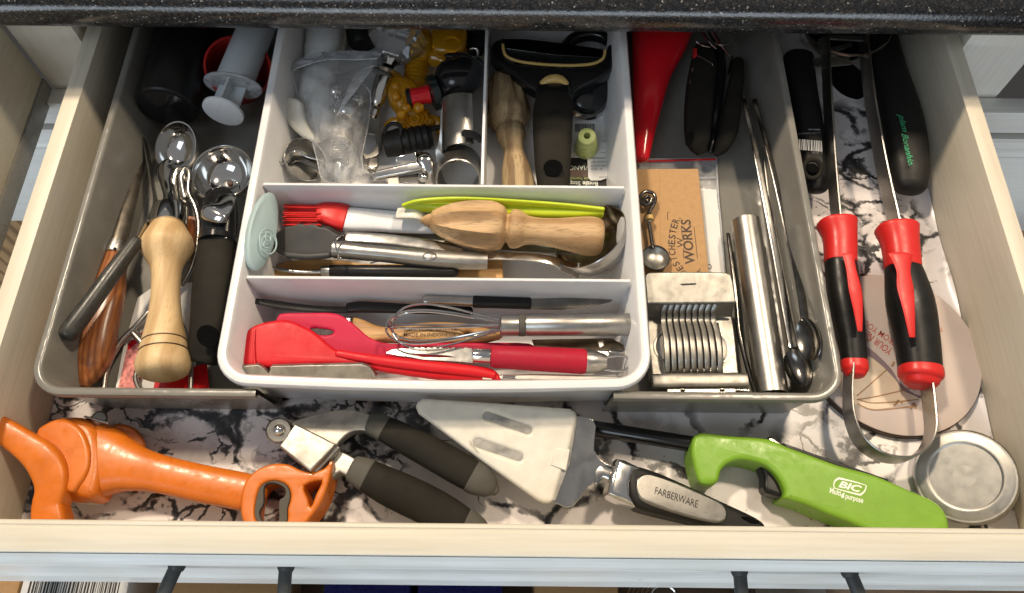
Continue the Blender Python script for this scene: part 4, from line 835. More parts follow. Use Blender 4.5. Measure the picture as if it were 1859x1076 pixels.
# packaging cards
T = thing('printed_card', 'white and black product card with upside down print on the tray floor', 'card')
mesh('black_card', slab(Plane(1.0), [(590, 850), (935, 852), (945, 1060), (585, 1060)], .1, .01, cv=c), K['black_print'], T)
mesh('brown_band', slab(Plane(1.02), [(592, 930), (730, 932), (735, 975), (592, 975)], .03, .004, cv=c), plain('brown_card', (.12, .075, .055, 1), .6, .1), T)
mesh('white_card', slab(Plane(1.1), [(618, 630), (700, 618), (760, 622), (840, 640), (905, 672), (918, 750), (927, 853), (605, 850)], .08, .01, cv=c), K['paper'], T)
mesh('price_label', slab(Plane(1.16), [(716, 858), (902, 858), (912, 970), (830, 985), (800, 996), (740, 998), (722, 980)], .05, .01, cv=c), K['paper'], T)
mesh('green_patch', slab(Plane(1.04), [(905, 985), (930, 960), (940, 1030), (910, 1030)], .03, .004, cv=c), K['green_print'], T)
mesh('yellow_patch', slab(Plane(1.05), [(845, 1000), (865, 985), (900, 985), (912, 1005), (890, 1025), (850, 1022)], .03, .004, cv=c, sm=2), K['pale_green'], T)
cardp = Plane(1.11); bp = Plane(1.02); lb = Plane(1.165)
mesh('card_name', text('VIANO', bp, (728, 905), (598, 905), .36, cv=c, bold=.004), K['white_print'], T)
mesh('card_title', text('Bottle Stop', bp, (782, 1005), (600, 1003), .34, cv=c, bold=.02), K['white_print'], T)
mesh('card_line', text('on herme', bp, (728, 978), (600, 976), .26, cv=c, bold=.012), K['pale_green'], T)
mesh('label_line', text('000000000187', lb, (902, 872), (738, 876), .16, cv=c), K['grey_print'], T)
mesh('label_line', text('00201802050', lb, (904, 896), (738, 900), .16, cv=c), K['grey_print'], T)
mesh('label_line', text('1      2.42', lb, (905, 920), (738, 922), .14, cv=c), K['grey_print'], T)
mesh('label_line', text('018500', lb, (880, 970), (790, 972), .14, cv=c), K['grey_print'], T)
mesh('card_code', text('SOSOI', cardp, (915, 830), (836, 828), .18, cv=c), K['grey_print'], T)
for k, (w, b) in enumerate([(96, .02), (80, 0), (110, .02), (58, 0), (75, 0), (112, .02), (55, 0), (120, .02)]):
    y = 712 + k * 14.5; mesh('text_line', text('abcdefgh ijklmn opq'[:10 + k % 5 * 2], cardp, (908 + k, y + 6), (908 + k - w, y + 6), .075, cv=c, bold=b), K['grey_print'], T)
xs = 640
for k in range(17):
    w = random.choice((3, 3, 5, 7)); o_ = slab(cardp.up(.012), [(xs, 640), (xs + w, 640), (xs + w, 690), (xs, 690)], .01, .001, cv=c); xs += w + random.choice((3, 4))
    mesh('barcode_bar', o_, K['black_print'], T)
T = solo('silicone_stopper', 'small pale green ribbed silicone stopper standing on the white card', 'bottle stopper',
  LT(c, (708, 800, 1.12), (714, 715, 3.3), [(0, 60), (0, 72), (.12, 74)] + [(.16 + k * .2 + d, r - k * 4) for k in range(4) for d, r in ((0, 66), (.04, 72), (.12, 72), (.17, 66))] + [(.97, 54), (1.0, 40), (1.0, 22), (.6, 18), (.6, .1)], n=44), K['pale_green'])
# ================================================================== middle compartment
c = Zf(420, 320, .4088)
T = thing('silicone_disc', 'pale blue green oval silicone lid leaning on the left end of the compartment', 'lid')
nx = Vector((.84, -.05, .54)).normalized(); q = A(*c(124, 238), 5.4) + Vector((.3, 0, 0))
mesh('back_disc', lathe(q - nx * .46, q - nx * .28, [(0, 2.3), (.2, 2.5), (.8, 2.5), (1, 2.3)], n=56, shape=(1, .37)), K['mint_silicone'], T)
mesh('front_disc', lathe(q - nx * .34, q, [(0, 2.4), (.2, 2.62), (.7, 2.62), (.85, 2.5), (1, 2.35)], n=56, shape=(1, .37)), K['mint_silicone'], T)
qe = q + Vector((.3, -.8, 0))
s_ = Vector((0, 1, 0)); w_ = nx.cross(s_).normalized()
def emb(cx, cy, r0, n=20, rr_=.05, a0=0, a1=2 * pi):
    return sweep([(qe + nx * .06 + s_ * (cx + r0 * math.cos(a)) + w_ * (cy + r0 * .8 * math.sin(a)), rr_, rr_) for a in [a0 + (a1 - a0) * k / n for k in range(n + 1)]], n=6, sub=1, up=tuple(nx))
mesh('embossed_ring', emb(0, 0, .78), K['mint_silicone'], T)
mesh('embossed_curl', emb(.28, .05, .26), K['mint_silicone'], T)
mesh('embossed_curl', emb(-.28, .1, .2, a1=4.2), K['mint_silicone'], T)
T = thing('basting_brush', 'basting brush with red silicone bristles and white handle at the back wall', 'basting brush')
for k in range(11):
    y = 128 + k * 8.6; mesh('bristle', SW(c, [(395, y + 2, 3.5 + .25 * math.sin(k * 2), 4.6), (310, y + 1, 3.55 + .25 * math.sin(k * 2), 4.6), (234 + 4 * math.sin(k * 3), y + (y - 170) * .04, 3.5 + .25 * math.sin(k * 2), 3.8)], n=8), K['red_plastic'], T)
mesh('bristle_bed', SW(c, [(398, 170, 3.15, 44), (330, 168, 3.1, 44), (262, 168, 3.1, 40)], .4, n=16, e=4), K['red_plastic'], T)
mesh('head', SW(c, [(388, 168, 3.3, 48, .6), (420, 166, 3.3, 54, .6), (470, 178, 3.2, 64, .55), (504, 186, 3.1, 64, .5)], n=22, e=3, cap=.2), K['red_plastic'], T)
mesh('handle', SW(c, [(500, 190, 3.05, 56), (560, 192, 3.0, 56), (650, 196, 2.8, 52), (760, 205, 2.6, 50), (900, 215, 2.4, 44)], .5, n=22, e=3, cap=.3), K['white_plastic'], T)
mesh('end_clip', SW(c, [(738, 165, 3.7, 28, .35), (775, 164, 3.85, 27, .35), (815, 166, 3.9, 26, .35), (842, 178, 3.6, 24, .5), (850, 196, 3.2, 22, .5)], n=16, e=4, cap=.15), K['milky_plastic'], T)
T = thing('lime_spreader', 'lime green curved plastic utensil along the back wall under the wooden reamer', 'utensil')
mesh('upper_half', sweep([(A(*c(x, y), z), .12, h) for x, y, z, h in [(765, 128, 4.4, .12), (830, 112, 4.7, .2), (950, 104, 4.8, .25), (1100, 106, 4.8, .26), (1300, 118, 4.6, .26), (1500, 132, 4.4, .22), (1650, 146, 4.2, .15)]], n=14, e=3, sub=6), K['lime_plastic'], T)
mesh('lower_half', sweep([(A(*c(x, y), z), w, .4) for x, y, z, w in [(775, 136, 4.0, .1), (860, 134, 4.0, .3), (1000, 134, 4.0, .5), (1250, 144, 3.9, .55), (1500, 158, 3.8, .45), (1640, 168, 3.7, .2)]], n=14, e=3, sub=6), K['lime_plastic'], T)
T = solo('citrus_reamer', 'pale beech citrus reamer with a faceted pointed head lying on top', 'citrus reamer',
  LT(c, (838, 192, 4.2), (1655, 272, 3.9), [(0, 4), (.03, 24), (.062, 36), (.064, 46), (.12, 68), (.24, 96), (.38, 108), (.43, 104), (.455, 90), (.468, 66), (.48, 66), (.495, 84), (.52, 88), (.545, 82), (.58, 66), (.64, 60), (.74, 66), (.86, 82), (.93, 88), (.975, 80), (.995, 56), (1, 4)], n=96, rmod=lambda t, th: 1 - (.22 * abs(math.sin(4 * th)) ** .7 - .10) * max(0, min(1, (t - .07) * 14)) * max(0, min(1, (.44 - t) * 14)), sub=2), K['beech'], sharp=60)
T = thing('kitchen_tongs', 'steel tongs with scalloped dark grey silicone tips', 'tongs')
tip = [(160, 285), (175, 262), (215, 240), (240, 222), (270, 218), (300, 208), (330, 213), (360, 210), (390, 222), (420, 226), (450, 245), (476, 262), (455, 300), (440, 352), (400, 362), (340, 366), (270, 364), (225, 352), (185, 322)]
TP = Plane(A(*c(200, 290), 3.6), A(*c(460, 310), 4.0), A(*c(300, 220), 4.1))
mesh('upper_tip', slab(TP, tip, .45, .12, cv=c, sm=3), K['grey_silicone'], T)
mesh('lower_tip', slab(TP.up(-.75), [(x + 14, y - 6) for x, y in tip], .4, .1, cv=c, sm=3), K['black_rubber'], T)
mesh('tip_ridge', SW(c, [(235, 345, 3.75, 12, .6), (340, 352, 3.95, 12, .6), (432, 345, 4.05, 10, .6)], n=10), K['grey_silicone'], T)
AP = [(452, 312, 3.9, 38), (560, 325, 3.9, 33), (700, 338, 3.8, 33), (850, 352, 3.7, 37), (1000, 362, 3.6, 38), (1138, 368, 3.5, 33)]
def channel(pts, thk=.06, dep=.5):
    R = []
    P = crom([[*A(*c(x, y), z), r * .4088 / SC(A(*c(x, y), z))] for x, y, z, r in pts], 5)
    for i, p in enumerate(P):
        a, b = Vector(P[max(0, i - 1)][:3]), Vector(P[min(len(P) - 1, i + 1)][:3]); t_ = (b - a).normalized(); s2 = t_.cross(Vector((0, 0, 1))).normalized(); u2 = s2.cross(t_); o = Vector(p[:3]); r = p[3]
        sec = [(-r, -dep), (-r, -.1), (-r * .8, .12), (-r * .4, .22), (0, .25), (r * .4, .22), (r * .8, .12), (r, -.1), (r, -dep), (r - thk, -dep), (r - thk, -.12), (r * .75, .05), (0, .17), (-r * .75, .05), (-r + thk, -.12), (-r + thk, -dep)]
        R.append([o + s2 * x + u2 * y for x, y in sec])
    return loft(R, capstart=True)
mesh('upper_arm', channel(AP), K['brushed_x'], T)
mesh('lower_arm', SW(c, [(510, 268, 3.2, 26), (640, 275, 3.2, 26), (800, 292, 3.1, 26), (960, 318, 3.0, 24), (1020, 335, 3.0, 20)], .2, n=14, e=4), K['steel'], T)
mesh('pull_ring', wire(c, [(514, 242, 4.2), (488, 264, 4.5), (464, 285, 4.6), (464, 310, 4.6), (476, 345, 4.5), (474, 368, 4.1), (486, 362, 4.2)], .06, n=8), K['chrome'], T)
mesh('arm_dimple', ball(A(*c(880, 354), 3.88), .45, .3, .12), K['brushed_x'], T)
T = thing('wood_spreader', 'pale wooden spreader under the tongs with a square brown end', 'spreader')
mesh('blade', slab(Plane(1.7), [(165, 430), (180, 405), (230, 380), (330, 365), (480, 370), (640, 388), (1000, 380), (1010, 452), (600, 470), (300, 470), (180, 452)], .5, .12, cv=c, sm=3), K['tan_wood'], T)
mesh('end_block', slab(Plane(2.3), [(985, 385), (1100, 372), (1165, 362), (1205, 366), (1208, 450), (1190, 470), (1000, 475)], 1.2, .15, cv=c), K['tan_wood'], T)
T = thing('small_peeler', 'slim peeler with black round handle and pointed steel tip at the divider', 'peeler')
mesh('handle', LT(c, (438, 420, 2.9), (1008, 424, 2.8), [(0, 24), (.01, 28), (.4, 29), (.85, 30), (.96, 28), (1, 16)], n=28), K['black_satin'], T)
mesh('ferrule', LT(c, (400, 420, 2.9), (440, 420, 2.9), [(0, 20), (.1, 23), (1, 24)], n=28), K['brushed'], T)
mesh('blade', SW(c, [(402, 420, 2.9, 12, .5), (340, 424, 2.85, 9, .5), (270, 420, 2.8, 10, .5), (215, 412, 2.8, 8, .5), (182, 402, 2.8, 3, .5)], n=12), K['steel'], T)
T = thing('steel_ladle', 'steel ladle with a deep brownish bowl at the right end of the compartment', 'ladle')
q = A(*c(1612, 292), 2.9); la = Vector((-.55, .25, .80)).normalized()
mesh('bowl', lathe(q - la * 1.6, q + la * .6, [(0, .02), (.03, .8), (.15, 1.5), (.4, 2.1), (.75, 2.4), (1, 2.5), (1.02, 2.47), (1.0, 2.42), (.75, 2.30), (.42, 2.0), (.2, 1.42), (.08, .7), (.06, .01)], n=64), K['steel'], T)
mesh('bowl_lining', lathe(q - la * 1.40, q + la * .55, [(0, .02), (.04, .7), (.15, 1.38), (.4, 1.98), (.75, 2.28), (1, 2.40), (1.0, 2.39), (.75, 2.27), (.4, 1.96), (.16, 1.36), (.06, .68), (.02, .01)], n=64), K['warm_steel'], T)
mesh('handle', SW(c, [(1100, 352, 3.2, 20, .15), (1250, 355, 3.0, 20, .15), (1400, 368, 2.8, 22, .15), (1480, 400, 2.4, 30, .15), (1540, 420, 2.0, 42, .15)], n=14, e=4), K['steel'], T)
T = solo('grey_spatula', 'dark grey flat metal blade lying under the tongs and the reamer', 'spatula', slab(Plane(2.0), [(562, 246), (580, 235), (880, 236), (1000, 250), (1150, 280), (1500, 320), (1500, 345), (1100, 320), (700, 275), (575, 262)], .15, .03, cv=c, sm=2), K['dull_steel'])
T = solo('wire_skewer', 'thin bent steel wire lying under the tongs arm', 'skewer', wire(c, [(620, 385, 2.3), (680, 372, 2.5), (740, 378, 2.5), (820, 390, 2.3)], .05, n=8), K['steel'])
# ================================================================== front compartment of the white tray
c = Zf(380, 490, .4303)
T = thing('dark_spatula', 'thin dark grey plastic spatula along the back wall of the front compartment', 'spatula')
mesh('blade', SW(c, [(180, 128, 3.6, 10, .3), (240, 138, 3.5, 16, .25), (330, 152, 3.3, 18, .25), (450, 165, 3.1, 16, .3), (590, 168, 2.9, 14, .5)], n=14, e=3), K['black_satin'], T)
mesh('handle', SW(c, [(590, 160, 2.9, 22, .7), (640, 156, 2.9, 24, .7), (760, 160, 2.8, 22, .7), (920, 166, 2.7, 20, .7), (1100, 172, 2.6, 18, .7)], n=16, e=3), K['black_satin'], T)
T = thing('paring_knife', 'small steel knife with a black grip band lying at the compartment back', 'knife')
mesh('handle', SW(c, [(905, 128, 3.4, 16, .7), (930, 124, 3.4, 19, .7), (1020, 126, 3.3, 19, .7), (1125, 132, 3.2, 20, .7)], n=18, e=2.6, cap=.6), K['steel'], T)
mesh('grip_band', SW(c, [(1118, 134, 3.2, 25, .8), (1230, 138, 3.2, 24, .8), (1352, 142, 3.1, 24, .8)], n=18, e=3, cap=.3), K['black_rubber'], T)
mesh('blade', slab(Plane(A(*c(1350, 150), 3.1), A(*c(1700, 125), 3.0), A(*c(1500, 160), 2.9)), [(1350, 122), (1500, 118), (1640, 114), (1692, 116), (1704, 124), (1690, 136), (1600, 156), (1480, 168), (1350, 166)], .09, .02, cv=c), K['dark_steel'], T)
T = thing('wire_whisk', 'steel balloon whisk with a shiny cylinder handle lying across the compartment', 'whisk')
w0 = A(*c(1228, 234), 4.0); w1 = A(*c(1770, 228), 3.8)
mesh('handle', LT(c, (1226, 234, 4.0), (1776, 229, 3.8), [(0, 36), (.01, 44), (.14, 45), (.15, 43), (.2, 43), (.21, 46), (.99, 48), (1, 44)], n=40), K['brushed_x'], T)
mesh('grey_ring', LT(c, (1306, 233, 4.0), (1334, 233, 4.0), [(0, 45), (.1, 47), (.9, 47), (1, 45)], n=40), K['grey_rubber'], T)
ax = (w1 - w0).normalized(); sd = ax.cross(Vector((0, 0, 1))).normalized(); up_ = sd.cross(ax)
for k in range(4):
    an = pi * k / 4 + .3; dv = sd * math.cos(an) + up_ * math.sin(an); L = 6.55 - .12 * k; wd = 1.28
    loop = [(0, .28), (.2, .62), (.45, 1.05), (.7, 1.28), (.88, 1.1), (.975, .6), (1, 0)]
    path = [w0 - ax * (L * t) + dv * w * wd / 1.28 for t, w in loop] + [w0 - ax * (L * t) - dv * w * wd / 1.28 for t, w in loop[::-1][1:]]
    mesh('wire', sweep([(p, .062, .062) for p in path], n=8, sub=5), K['chrome'], T)
T = thing('pastry_brush', 'wooden pastry brush handle printed with capital letters under the whisk', 'pastry brush')
BP = Plane(2.55)
mesh('handle', slab(BP, [(600, 196), (640, 200), (690, 222), (740, 234), (820, 224), (950, 214), (1080, 220), (1190, 244), (1240, 262), (1190, 285), (1080, 298), (950, 300), (820, 294), (740, 290), (660, 300), (600, 300)], .9, .28, [[(1075, 262), (1090, 255), (1105, 262), (1090, 272)]], cv=c, sm=3), K['tan_wood'], T)
mesh('ferrule', slab(BP.up(.1), [(500, 190), (606, 192), (604, 304), (500, 310)], 1.0, .2, cv=c), K['steel'], T)
mesh('print', text('100% PURE BRISTLE', BP, (822, 258), (1046, 258), .24, cv=c, bold=.006), K['brown_print'], T)
mesh('print', text('MADE IN INDONESIA', BP, (820, 281), (1042, 281), .24, cv=c, bold=.006), K['brown_print'], T)
T = thing('pink_spatula', 'pink silicone spatula with an oval slot, under the red one', 'spatula')
PP = Plane(A(*c(300, 200), 3.3), A(*c(1300, 320), 2.1), A(*c(500, 340), 2.7))
mesh('head', slab(PP, [(270, 330), (275, 230), (285, 195), (310, 180), (420, 178), (520, 179), (575, 200), (630, 245), (680, 285), (760, 308), (900, 306), (1300, 304), (1372, 318), (1385, 330), (1360, 345), (1100, 360), (800, 370), (560, 380), (350, 400)], .5, .2, [[(428, 250), (450, 246), (500, 252), (522, 260), (505, 272), (460, 270)]], cv=c, sm=3), K['pink_silicone'], T)
mesh('slot_fill', slab(PP.up(-.12), [(424, 246), (450, 243), (500, 249), (526, 260), (505, 275), (460, 273)], .2, .03, cv=c, sm=3), plain('speckled_dark', (.06, .05, .055, 1), .5, .9, vscale=900), T)
T = thing('red_spatula', 'bright red silicone spatula with a broad blade, front left of the compartment', 'spatula')
RP = Plane(A(*c(160, 380), 3.8), A(*c(1200, 430), 3.3), A(*c(300, 220), 4.0))
mesh('head', slab(RP, [(135, 402), (138, 330), (150, 265), (180, 235), (230, 217), (300, 206), (345, 210), (385, 228), (430, 250), (470, 280), (505, 312), (545, 338), (600, 352), (700, 360), (850, 370), (1000, 384), (1120, 398), (1190, 412), (1225, 440), (1230, 470), (1150, 470), (1000, 460), (880, 446), (740, 426), (640, 408), (520, 400), (380, 404), (220, 408)], .7, .25, cv=c, sm=3), K['red_silicone'], T)
mesh('blade_ridge', SW(c, [(192, 400, 3.92, 4, .8), (188, 320, 3.98, 4, .8), (192, 252, 4.02, 4, .8)], n=8), K['red_silicone'], T)
mesh('handle_rib', SW(c, [(540, 350, 3.7, 16, .5), (700, 378, 3.62, 22, .6), (900, 402, 3.55, 24, .6), (1100, 424, 3.4, 24, .6), (1200, 442, 3.3, 18, .6)], n=16), K['red_silicone'], T)
mesh('hang_slot', slab(RP.up(.05), [(1152, 440), (1190, 442), (1192, 462), (1152, 460)], .1, .02, cv=c), K['milky_plastic'], T)
T = thing('serrated_peeler', 'serrated peeler with berry red rubber handle and a steel hanging loop', 'peeler')
mesh('handle', LT(c, (1188, 364, 3.6), (1588, 386, 3.3), [(0, 42), (.02, 47), (.5, 52), (.97, 54), (1, 50)], n=36), K['berry_rubber'], T)
mesh('ferrule', LT(c, (1112, 360, 3.6), (1190, 364, 3.6), [(0, 28), (.08, 30), (.9, 30), (1, 28)], n=32), K['chrome'], T)
mesh('end_cap', LT(c, (1586, 386, 3.3), (1672, 390, 3.2), [(0, 50), (.1, 52), (.6, 46), (1, 34)], n=36), K['brushed_x'], T)
mesh('hang_loop', wire(c, [(1668, 368, 3.3), (1720, 362, 3.3), (1762, 368, 3.3), (1778, 392, 3.2), (1762, 420, 3.2), (1720, 426, 3.2), (1668, 420, 3.2)], .09, n=10), K['chrome'], T)
bl = [(742, 350), (770, 335), (812, 328)]
for k in range(19): bl += [(836 + k * 13, 331 - (k % 2) * 6), (842.5 + k * 13, 325)]
bl += [(1110, 330), (1112, 392), (1040, 386), (900, 378), (838, 366), (800, 362)]
mesh('serrated_blade', slab(Plane(3.7), bl, .12, .02, [[(850, 352), (1000, 360), (1040, 368), (900, 366)]], cv=c), K['steel'], T)
T = thing('can_piercer', 'flat steel can piercer with a pointed end at the right end of the compartment', 'can piercer')
mesh('plate', slab(Plane(2.6), [(1360, 292), (1700, 286), (1772, 330), (1740, 350), (1690, 340), (1500, 330), (1370, 318)], .2, .05, [[(1640, 300), (1662, 298), (1664, 318), (1648, 325)]], cv=c), K['warm_steel'], T)
mesh('lip', SW(c, [(1690, 345, 2.7, 14, .5), (1735, 352, 2.7, 18, .5), (1768, 332, 2.6, 8, .5)], n=12), K['steel'], T)
T = thing('steel_corer', 'folded steel channel with a rivet in the front left corner of the tray', 'corer')
mesh('channel', slab(Plane(A(*c(130, 440), 3.6), A(*c(680, 430), 3.7), A(*c(400, 470), 3.2)), [(115, 412), (205, 402), (235, 422), (250, 440), (262, 408), (400, 404), (640, 400), (675, 410), (708, 448), (690, 480), (115, 490)], .3, .06, cv=c), K['cast_alu'], T)
mesh('rivet', lathe(A(*c(155, 456), 3.45), A(*c(155, 454), 3.6), [(0, .3), (.6, .27), (1, .02)], n=24), K['chrome'], T)
mesh('raised_edge', SW(c, [(262, 412, 3.7, 6, 1), (450, 408, 3.75, 6, 1), (640, 404, 3.75, 8, 1), (680, 424, 3.65, 8, 1), (700, 452, 3.5, 6, 1)], n=10), K['brushed_x'], T)
T = thing('steel_utensil', 'flat steel utensil lying along the front edge of the white tray', 'utensil')
mesh('bar', SW(c, [(1180, 452, 3.1, 10, .4), (1250, 454, 3.1, 13, .4), (1400, 455, 3.1, 16, .4), (1600, 461, 3.1, 18, .4), (1785, 466, 3.1, 16, .4)], n=14, e=3.5), K['brushed_x'], T)
mesh('slot_edge', SW(c, [(1238, 448, 3.25, 5, .6), (1290, 450, 3.25, 5, .6)], n=8), K['chrome'], T)
# ================================================================== right wing of the grey tray
T = solo('red_funnel', 'glossy red plastic funnel, its narrow spout toward the front', 'funnel',
  SW(ID, [(1208, 10, 3.2, 62, .6), (1198, 70, 3.1, 52, .65), (1184, 130, 2.9, 36, .75), (1176, 190, 2.7, 26, .85), (1170, 240, 2.5, 19, .9), (1166, 284, 2.3, 13, .9)], n=32, cap=.9), K['deep_red'])
c = Zf(1150, 60, .22305)
T = thing('kitchen_shears', 'black handled folding tool with a small red tab in the back of the right wing', 'shears')
mesh('handle', SW(c, [(575, 120, 2.9, 75), (570, 250, 3.0, 105), (545, 450, 3.0, 115), (525, 700, 2.8, 112), (525, 880, 2.5, 96), (555, 970, 2.2, 50)], .55, n=26, e=3.2, cap=.5), K['charcoal_rubber'], T)
mesh('handle', SW(c, [(850, 230, 2.6, 45), (835, 400, 2.8, 60), (805, 600, 2.8, 72), (770, 800, 2.6, 75), (720, 920, 2.4, 60), (670, 985, 2.2, 26)], .8, n=26, e=2.6, cap=.7), K['charcoal_rubber'], T)
mesh('black_spine', SW(c, [(690, 150, 2.2, 55), (690, 400, 2.2, 60), (650, 800, 2.0, 45), (630, 960, 1.8, 30)], .8, n=20), K['black_gloss'], T)
mesh('red_tab', slab(Plane(3.6), [(490, 118), (520, 116), (520, 178), (490, 186)], .4, .08, cv=c), K['red_plastic'], T)
mesh('hang_hole', lathe(A(*c(458, 858), 3.55), A(*c(458, 858), 3.6), [(0, .3), (0, .36), (.5, .34), (.5, .01)], n=28, shape=(.7, 1.4)), K['hole_black'], T)
mesh('lever_wire', wire(c, [(462, 405, 3.6), (475, 340, 3.7), (490, 300, 3.75), (495, 288, 3.75), (480, 286, 3.75), (478, 305, 3.7)], .04, n=8), K['steel'], T)
mesh('metal_edge', wire(c, [(525, 182, 3.7), (625, 238, 3.7), (645, 262, 3.6)], .035, n=8), K['steel'], T)
mesh('blade', slab(Plane(2.4), [(800, 180), (815, 180), (800, 300), (780, 330), (770, 320)], .3, .05, cv=c), K['chrome'], T)
T = thing('wire_rack', 'thin chrome wires crossing in the back of the right wing', 'wire rack')
for p in ([(540, -40, 4.0), (600, 50, 4.0), (670, 122, 3.9)], [(600, -30, 4.1), (650, 50, 4.0), (700, 92, 4.0), (760, 88, 4.0), (820, 60, 4.0)], [(650, -20, 3.9), (700, 75, 3.9), (780, 182, 3.7)], [(515, 68, 3.9), (560, 98, 3.9), (620, 112, 3.8)]):
    mesh('wire', wire(c, p, .07, n=8), K['chrome'], T)
# zip bag with the cardboard box
c = Zf(1120, 270, .4459)
T = thing('zip_pouch', 'flat clear pouch with red zip line under the brown cardboard box', 'plastic bag')
mesh('film', slab(Plane(.75), [(60, 40), (408, 34), (412, 110), (425, 300), (445, 520), (80, 540)], .08, .02, cv=c), K['bag_film'], T)
mesh('zip_line', wire(c, [(62, 52, .85), (200, 48, .85), (403, 42, .85)], .07, n=8), K['deep_red'], T)
mesh('insert', slab(Plane(.86), [(330, 165), (405, 165), (440, 520), (340, 520)], .06, .01, cv=c), K['paper'], T)
mesh('seam', wire(c, [(405, 40, .9), (410, 150, .95), (425, 320, .95), (440, 510, .9)], .05, n=8), K['zip_film'], T)
mesh('zip_ridge', wire(c, [(335, 118, .9), (408, 116, .9)], .06, n=8), K['zip_film'], T)
mesh('print', text('C', Plane(.87), (385, 470), (370, 470), .35, cv=c), K['black_print'], T)
T = thing('cardboard_box', 'flat brown cardboard box with dark stamped lettering under the coiled spoon', 'box')
XP = Plane(2.0)
mesh('box', slab(XP, [(60, 82), (328, 80), (332, 84), (376, 520), (60, 530)], 1.2, .05, cv=c), K['card'], T)
mesh('front_flap', slab(XP.up(.03), [(172, 84), (331, 84), (374, 520), (182, 520)], .05, .02, cv=c), K['card'], T)
pl = XP.up(.035)
def arc_text(s, pts, h, **k):
    n = len(s); P = crom([list(p) for p in pts], 12); d = [0]
    for a, b in zip(P, P[1:]): d.append(d[-1] + math.hypot(a[0] - b[0], a[1] - b[1]))
    def at(f):
        x = f * d[-1]
        for i in range(len(P) - 1):
            if d[i + 1] >= x: g = (x - d[i]) / (d[i + 1] - d[i] + 1e-9); return (P[i][0] + (P[i + 1][0] - P[i][0]) * g, P[i][1] + (P[i + 1][1] - P[i][1]) * g)
        return P[-1]
    return [text(ch, pl, at((i + .06) / n), at((i + .86) / n) if ch not in '.I' else at((i + .3) / n), h, cv=c, **k) for i, ch in enumerate(s)]
for g in arc_text('WESTCHESTER.', [(287, 503), (246, 452), (237, 400), (240, 345), (250, 305), (266, 268)], .44, bold=.016): mesh('letter', g, K['brown_print'], T)
mesh('lettering', text('WORKS', pl, (318, 470), (298, 288), .62, cv=c, bold=.02), K['brown_print'], T)
mesh('lettering', text('W', pl, (271, 402), (268, 362), .40, cv=c), K['brown_print'], T)
for a, b in (((272, 447), (270, 405)), ((266, 358), (262, 318)), ((328, 447), (314, 316))): mesh('rule', sweep([(pl.at(*c(*a)), .02, .008), (pl.at(*c(*b)), .02, .008)], n=6, sub=1, cap=0), K['brown_print'], T)
mesh('print', text('A.', pl, (346, 505), (338, 484), .3, cv=c), K['brown_print'], T)
mesh('staple_mark', wire(c, [(208, 290, 2.04), (206, 262, 2.04), (212, 258, 2.04)], .02, n=6), K['brown_print'], T)
T = thing('coil_spoon', 'little tarnished spoon with a coiled wire handle lying on the cardboard box', 'spoon')
q = A(*c(155, 448), 2.45)
mesh('bowl', lathe(q - Vector((0, .05, .3)), q + Vector((0, 0, .15)), [(0, .02), (.05, .35), (.3, .68), (.7, .82), (1, .86), (1.03, .84), (.95, .78), (.6, .66), (.3, .4), (.25, .01)], n=40), K['dull_steel'], T)
mesh('bowl_rim', sweep([(q + Vector((.85 * math.cos(a), .85 * math.sin(a), .16)), .05, .06) for a in [2 * pi * k / 16 for k in range(16)]], n=8, closed=True, sub=3), K['dark_steel'], T)
mesh('stem', wire(c, [(146, 402, 2.65), (138, 350, 2.6), (130, 290, 2.6), (134, 255, 2.6), (150, 225, 2.6), (156, 200, 2.6), (145, 180, 2.6), (118, 174, 2.6), (97, 190, 2.6), (98, 214, 2.6), (120, 228, 2.6), (138, 216, 2.65), (138, 200, 2.7), (122, 192, 2.7), (112, 204, 2.7), (122, 212, 2.7)], .125, n=12), K['dark_steel'], T)
mesh('brass_wrap', LT(c, (133, 292, 2.6), (132, 274, 2.6), [(0, 12), (.1, 17), (.9, 17), (1, 12)], n=20), K['yellow_plastic'], T)
mesh('wrap_ring', wire(c, [(114, 288, 2.62), (132, 294, 2.8), (148, 286, 2.62)], .06, n=8), K['dull_steel'], T)
# egg slicer
c = Zf(1160, 490, .2138)
T = thing('egg_slicer', 'old cast aluminium egg slicer with slotted oval dish', 'egg slicer')
FP = Plane(3.6)
mesh('hinged_frame', slab(Plane(A(*c(100, 60), 3.9), A(*c(780, 60), 3.9), A(*c(430, 270), 3.6)), [(48, 70), (52, 40), (80, 20), (300, 14), (600, 14), (740, 20), (780, 40), (800, 100), (824, 260), (820, 276), (760, 280), (430, 284), (90, 288), (66, 282), (60, 200)], .35, .09, cv=c), K['cast_alu'], T)
mesh('frame_slit', slab(Plane(A(*c(100, 60), 3.915), A(*c(780, 60), 3.915), A(*c(430, 270), 3.615)), [(345, 118), (370, 114), (486, 110), (488, 124), (370, 130)], .05, .01, cv=c), K['black_print'], T)
mesh('frame_apron', slab(Plane(A(*c(70, 285), 3.3), A(*c(820, 285), 3.3), A(*c(430, 400), 2.3)), [(70, 285), (820, 280), (800, 330), (790, 400), (70, 400)], .15, .05, cv=c), K['dull_steel'], T)
mesh('base_plate', slab(Plane(2.0), [(66, 395), (790, 385), (810, 500), (850, 880), (110, 900), (80, 640)], 1.3, .12, cv=c), K['cast_alu'], T)
ctr = A(*c(450, 660), 2.0)
def ell(rx, ry, z, n=48): return [Vector((ctr.x + rx * math.cos(2 * pi * k / n), ctr.y + ry * math.sin(2 * pi * k / n), z)) for k in range(n)]
mesh('oval_dish', loft([ell(2.32, 1.52, 2.0), ell(2.30, 1.5, 2.05), ell(2.2, 1.42, 2.06), ell(2.12, 1.35, 2.02), ell(2.05, 1.25, 2.04), ell(1.6, 1.0, 2.05)]), K['dull_steel'], T)
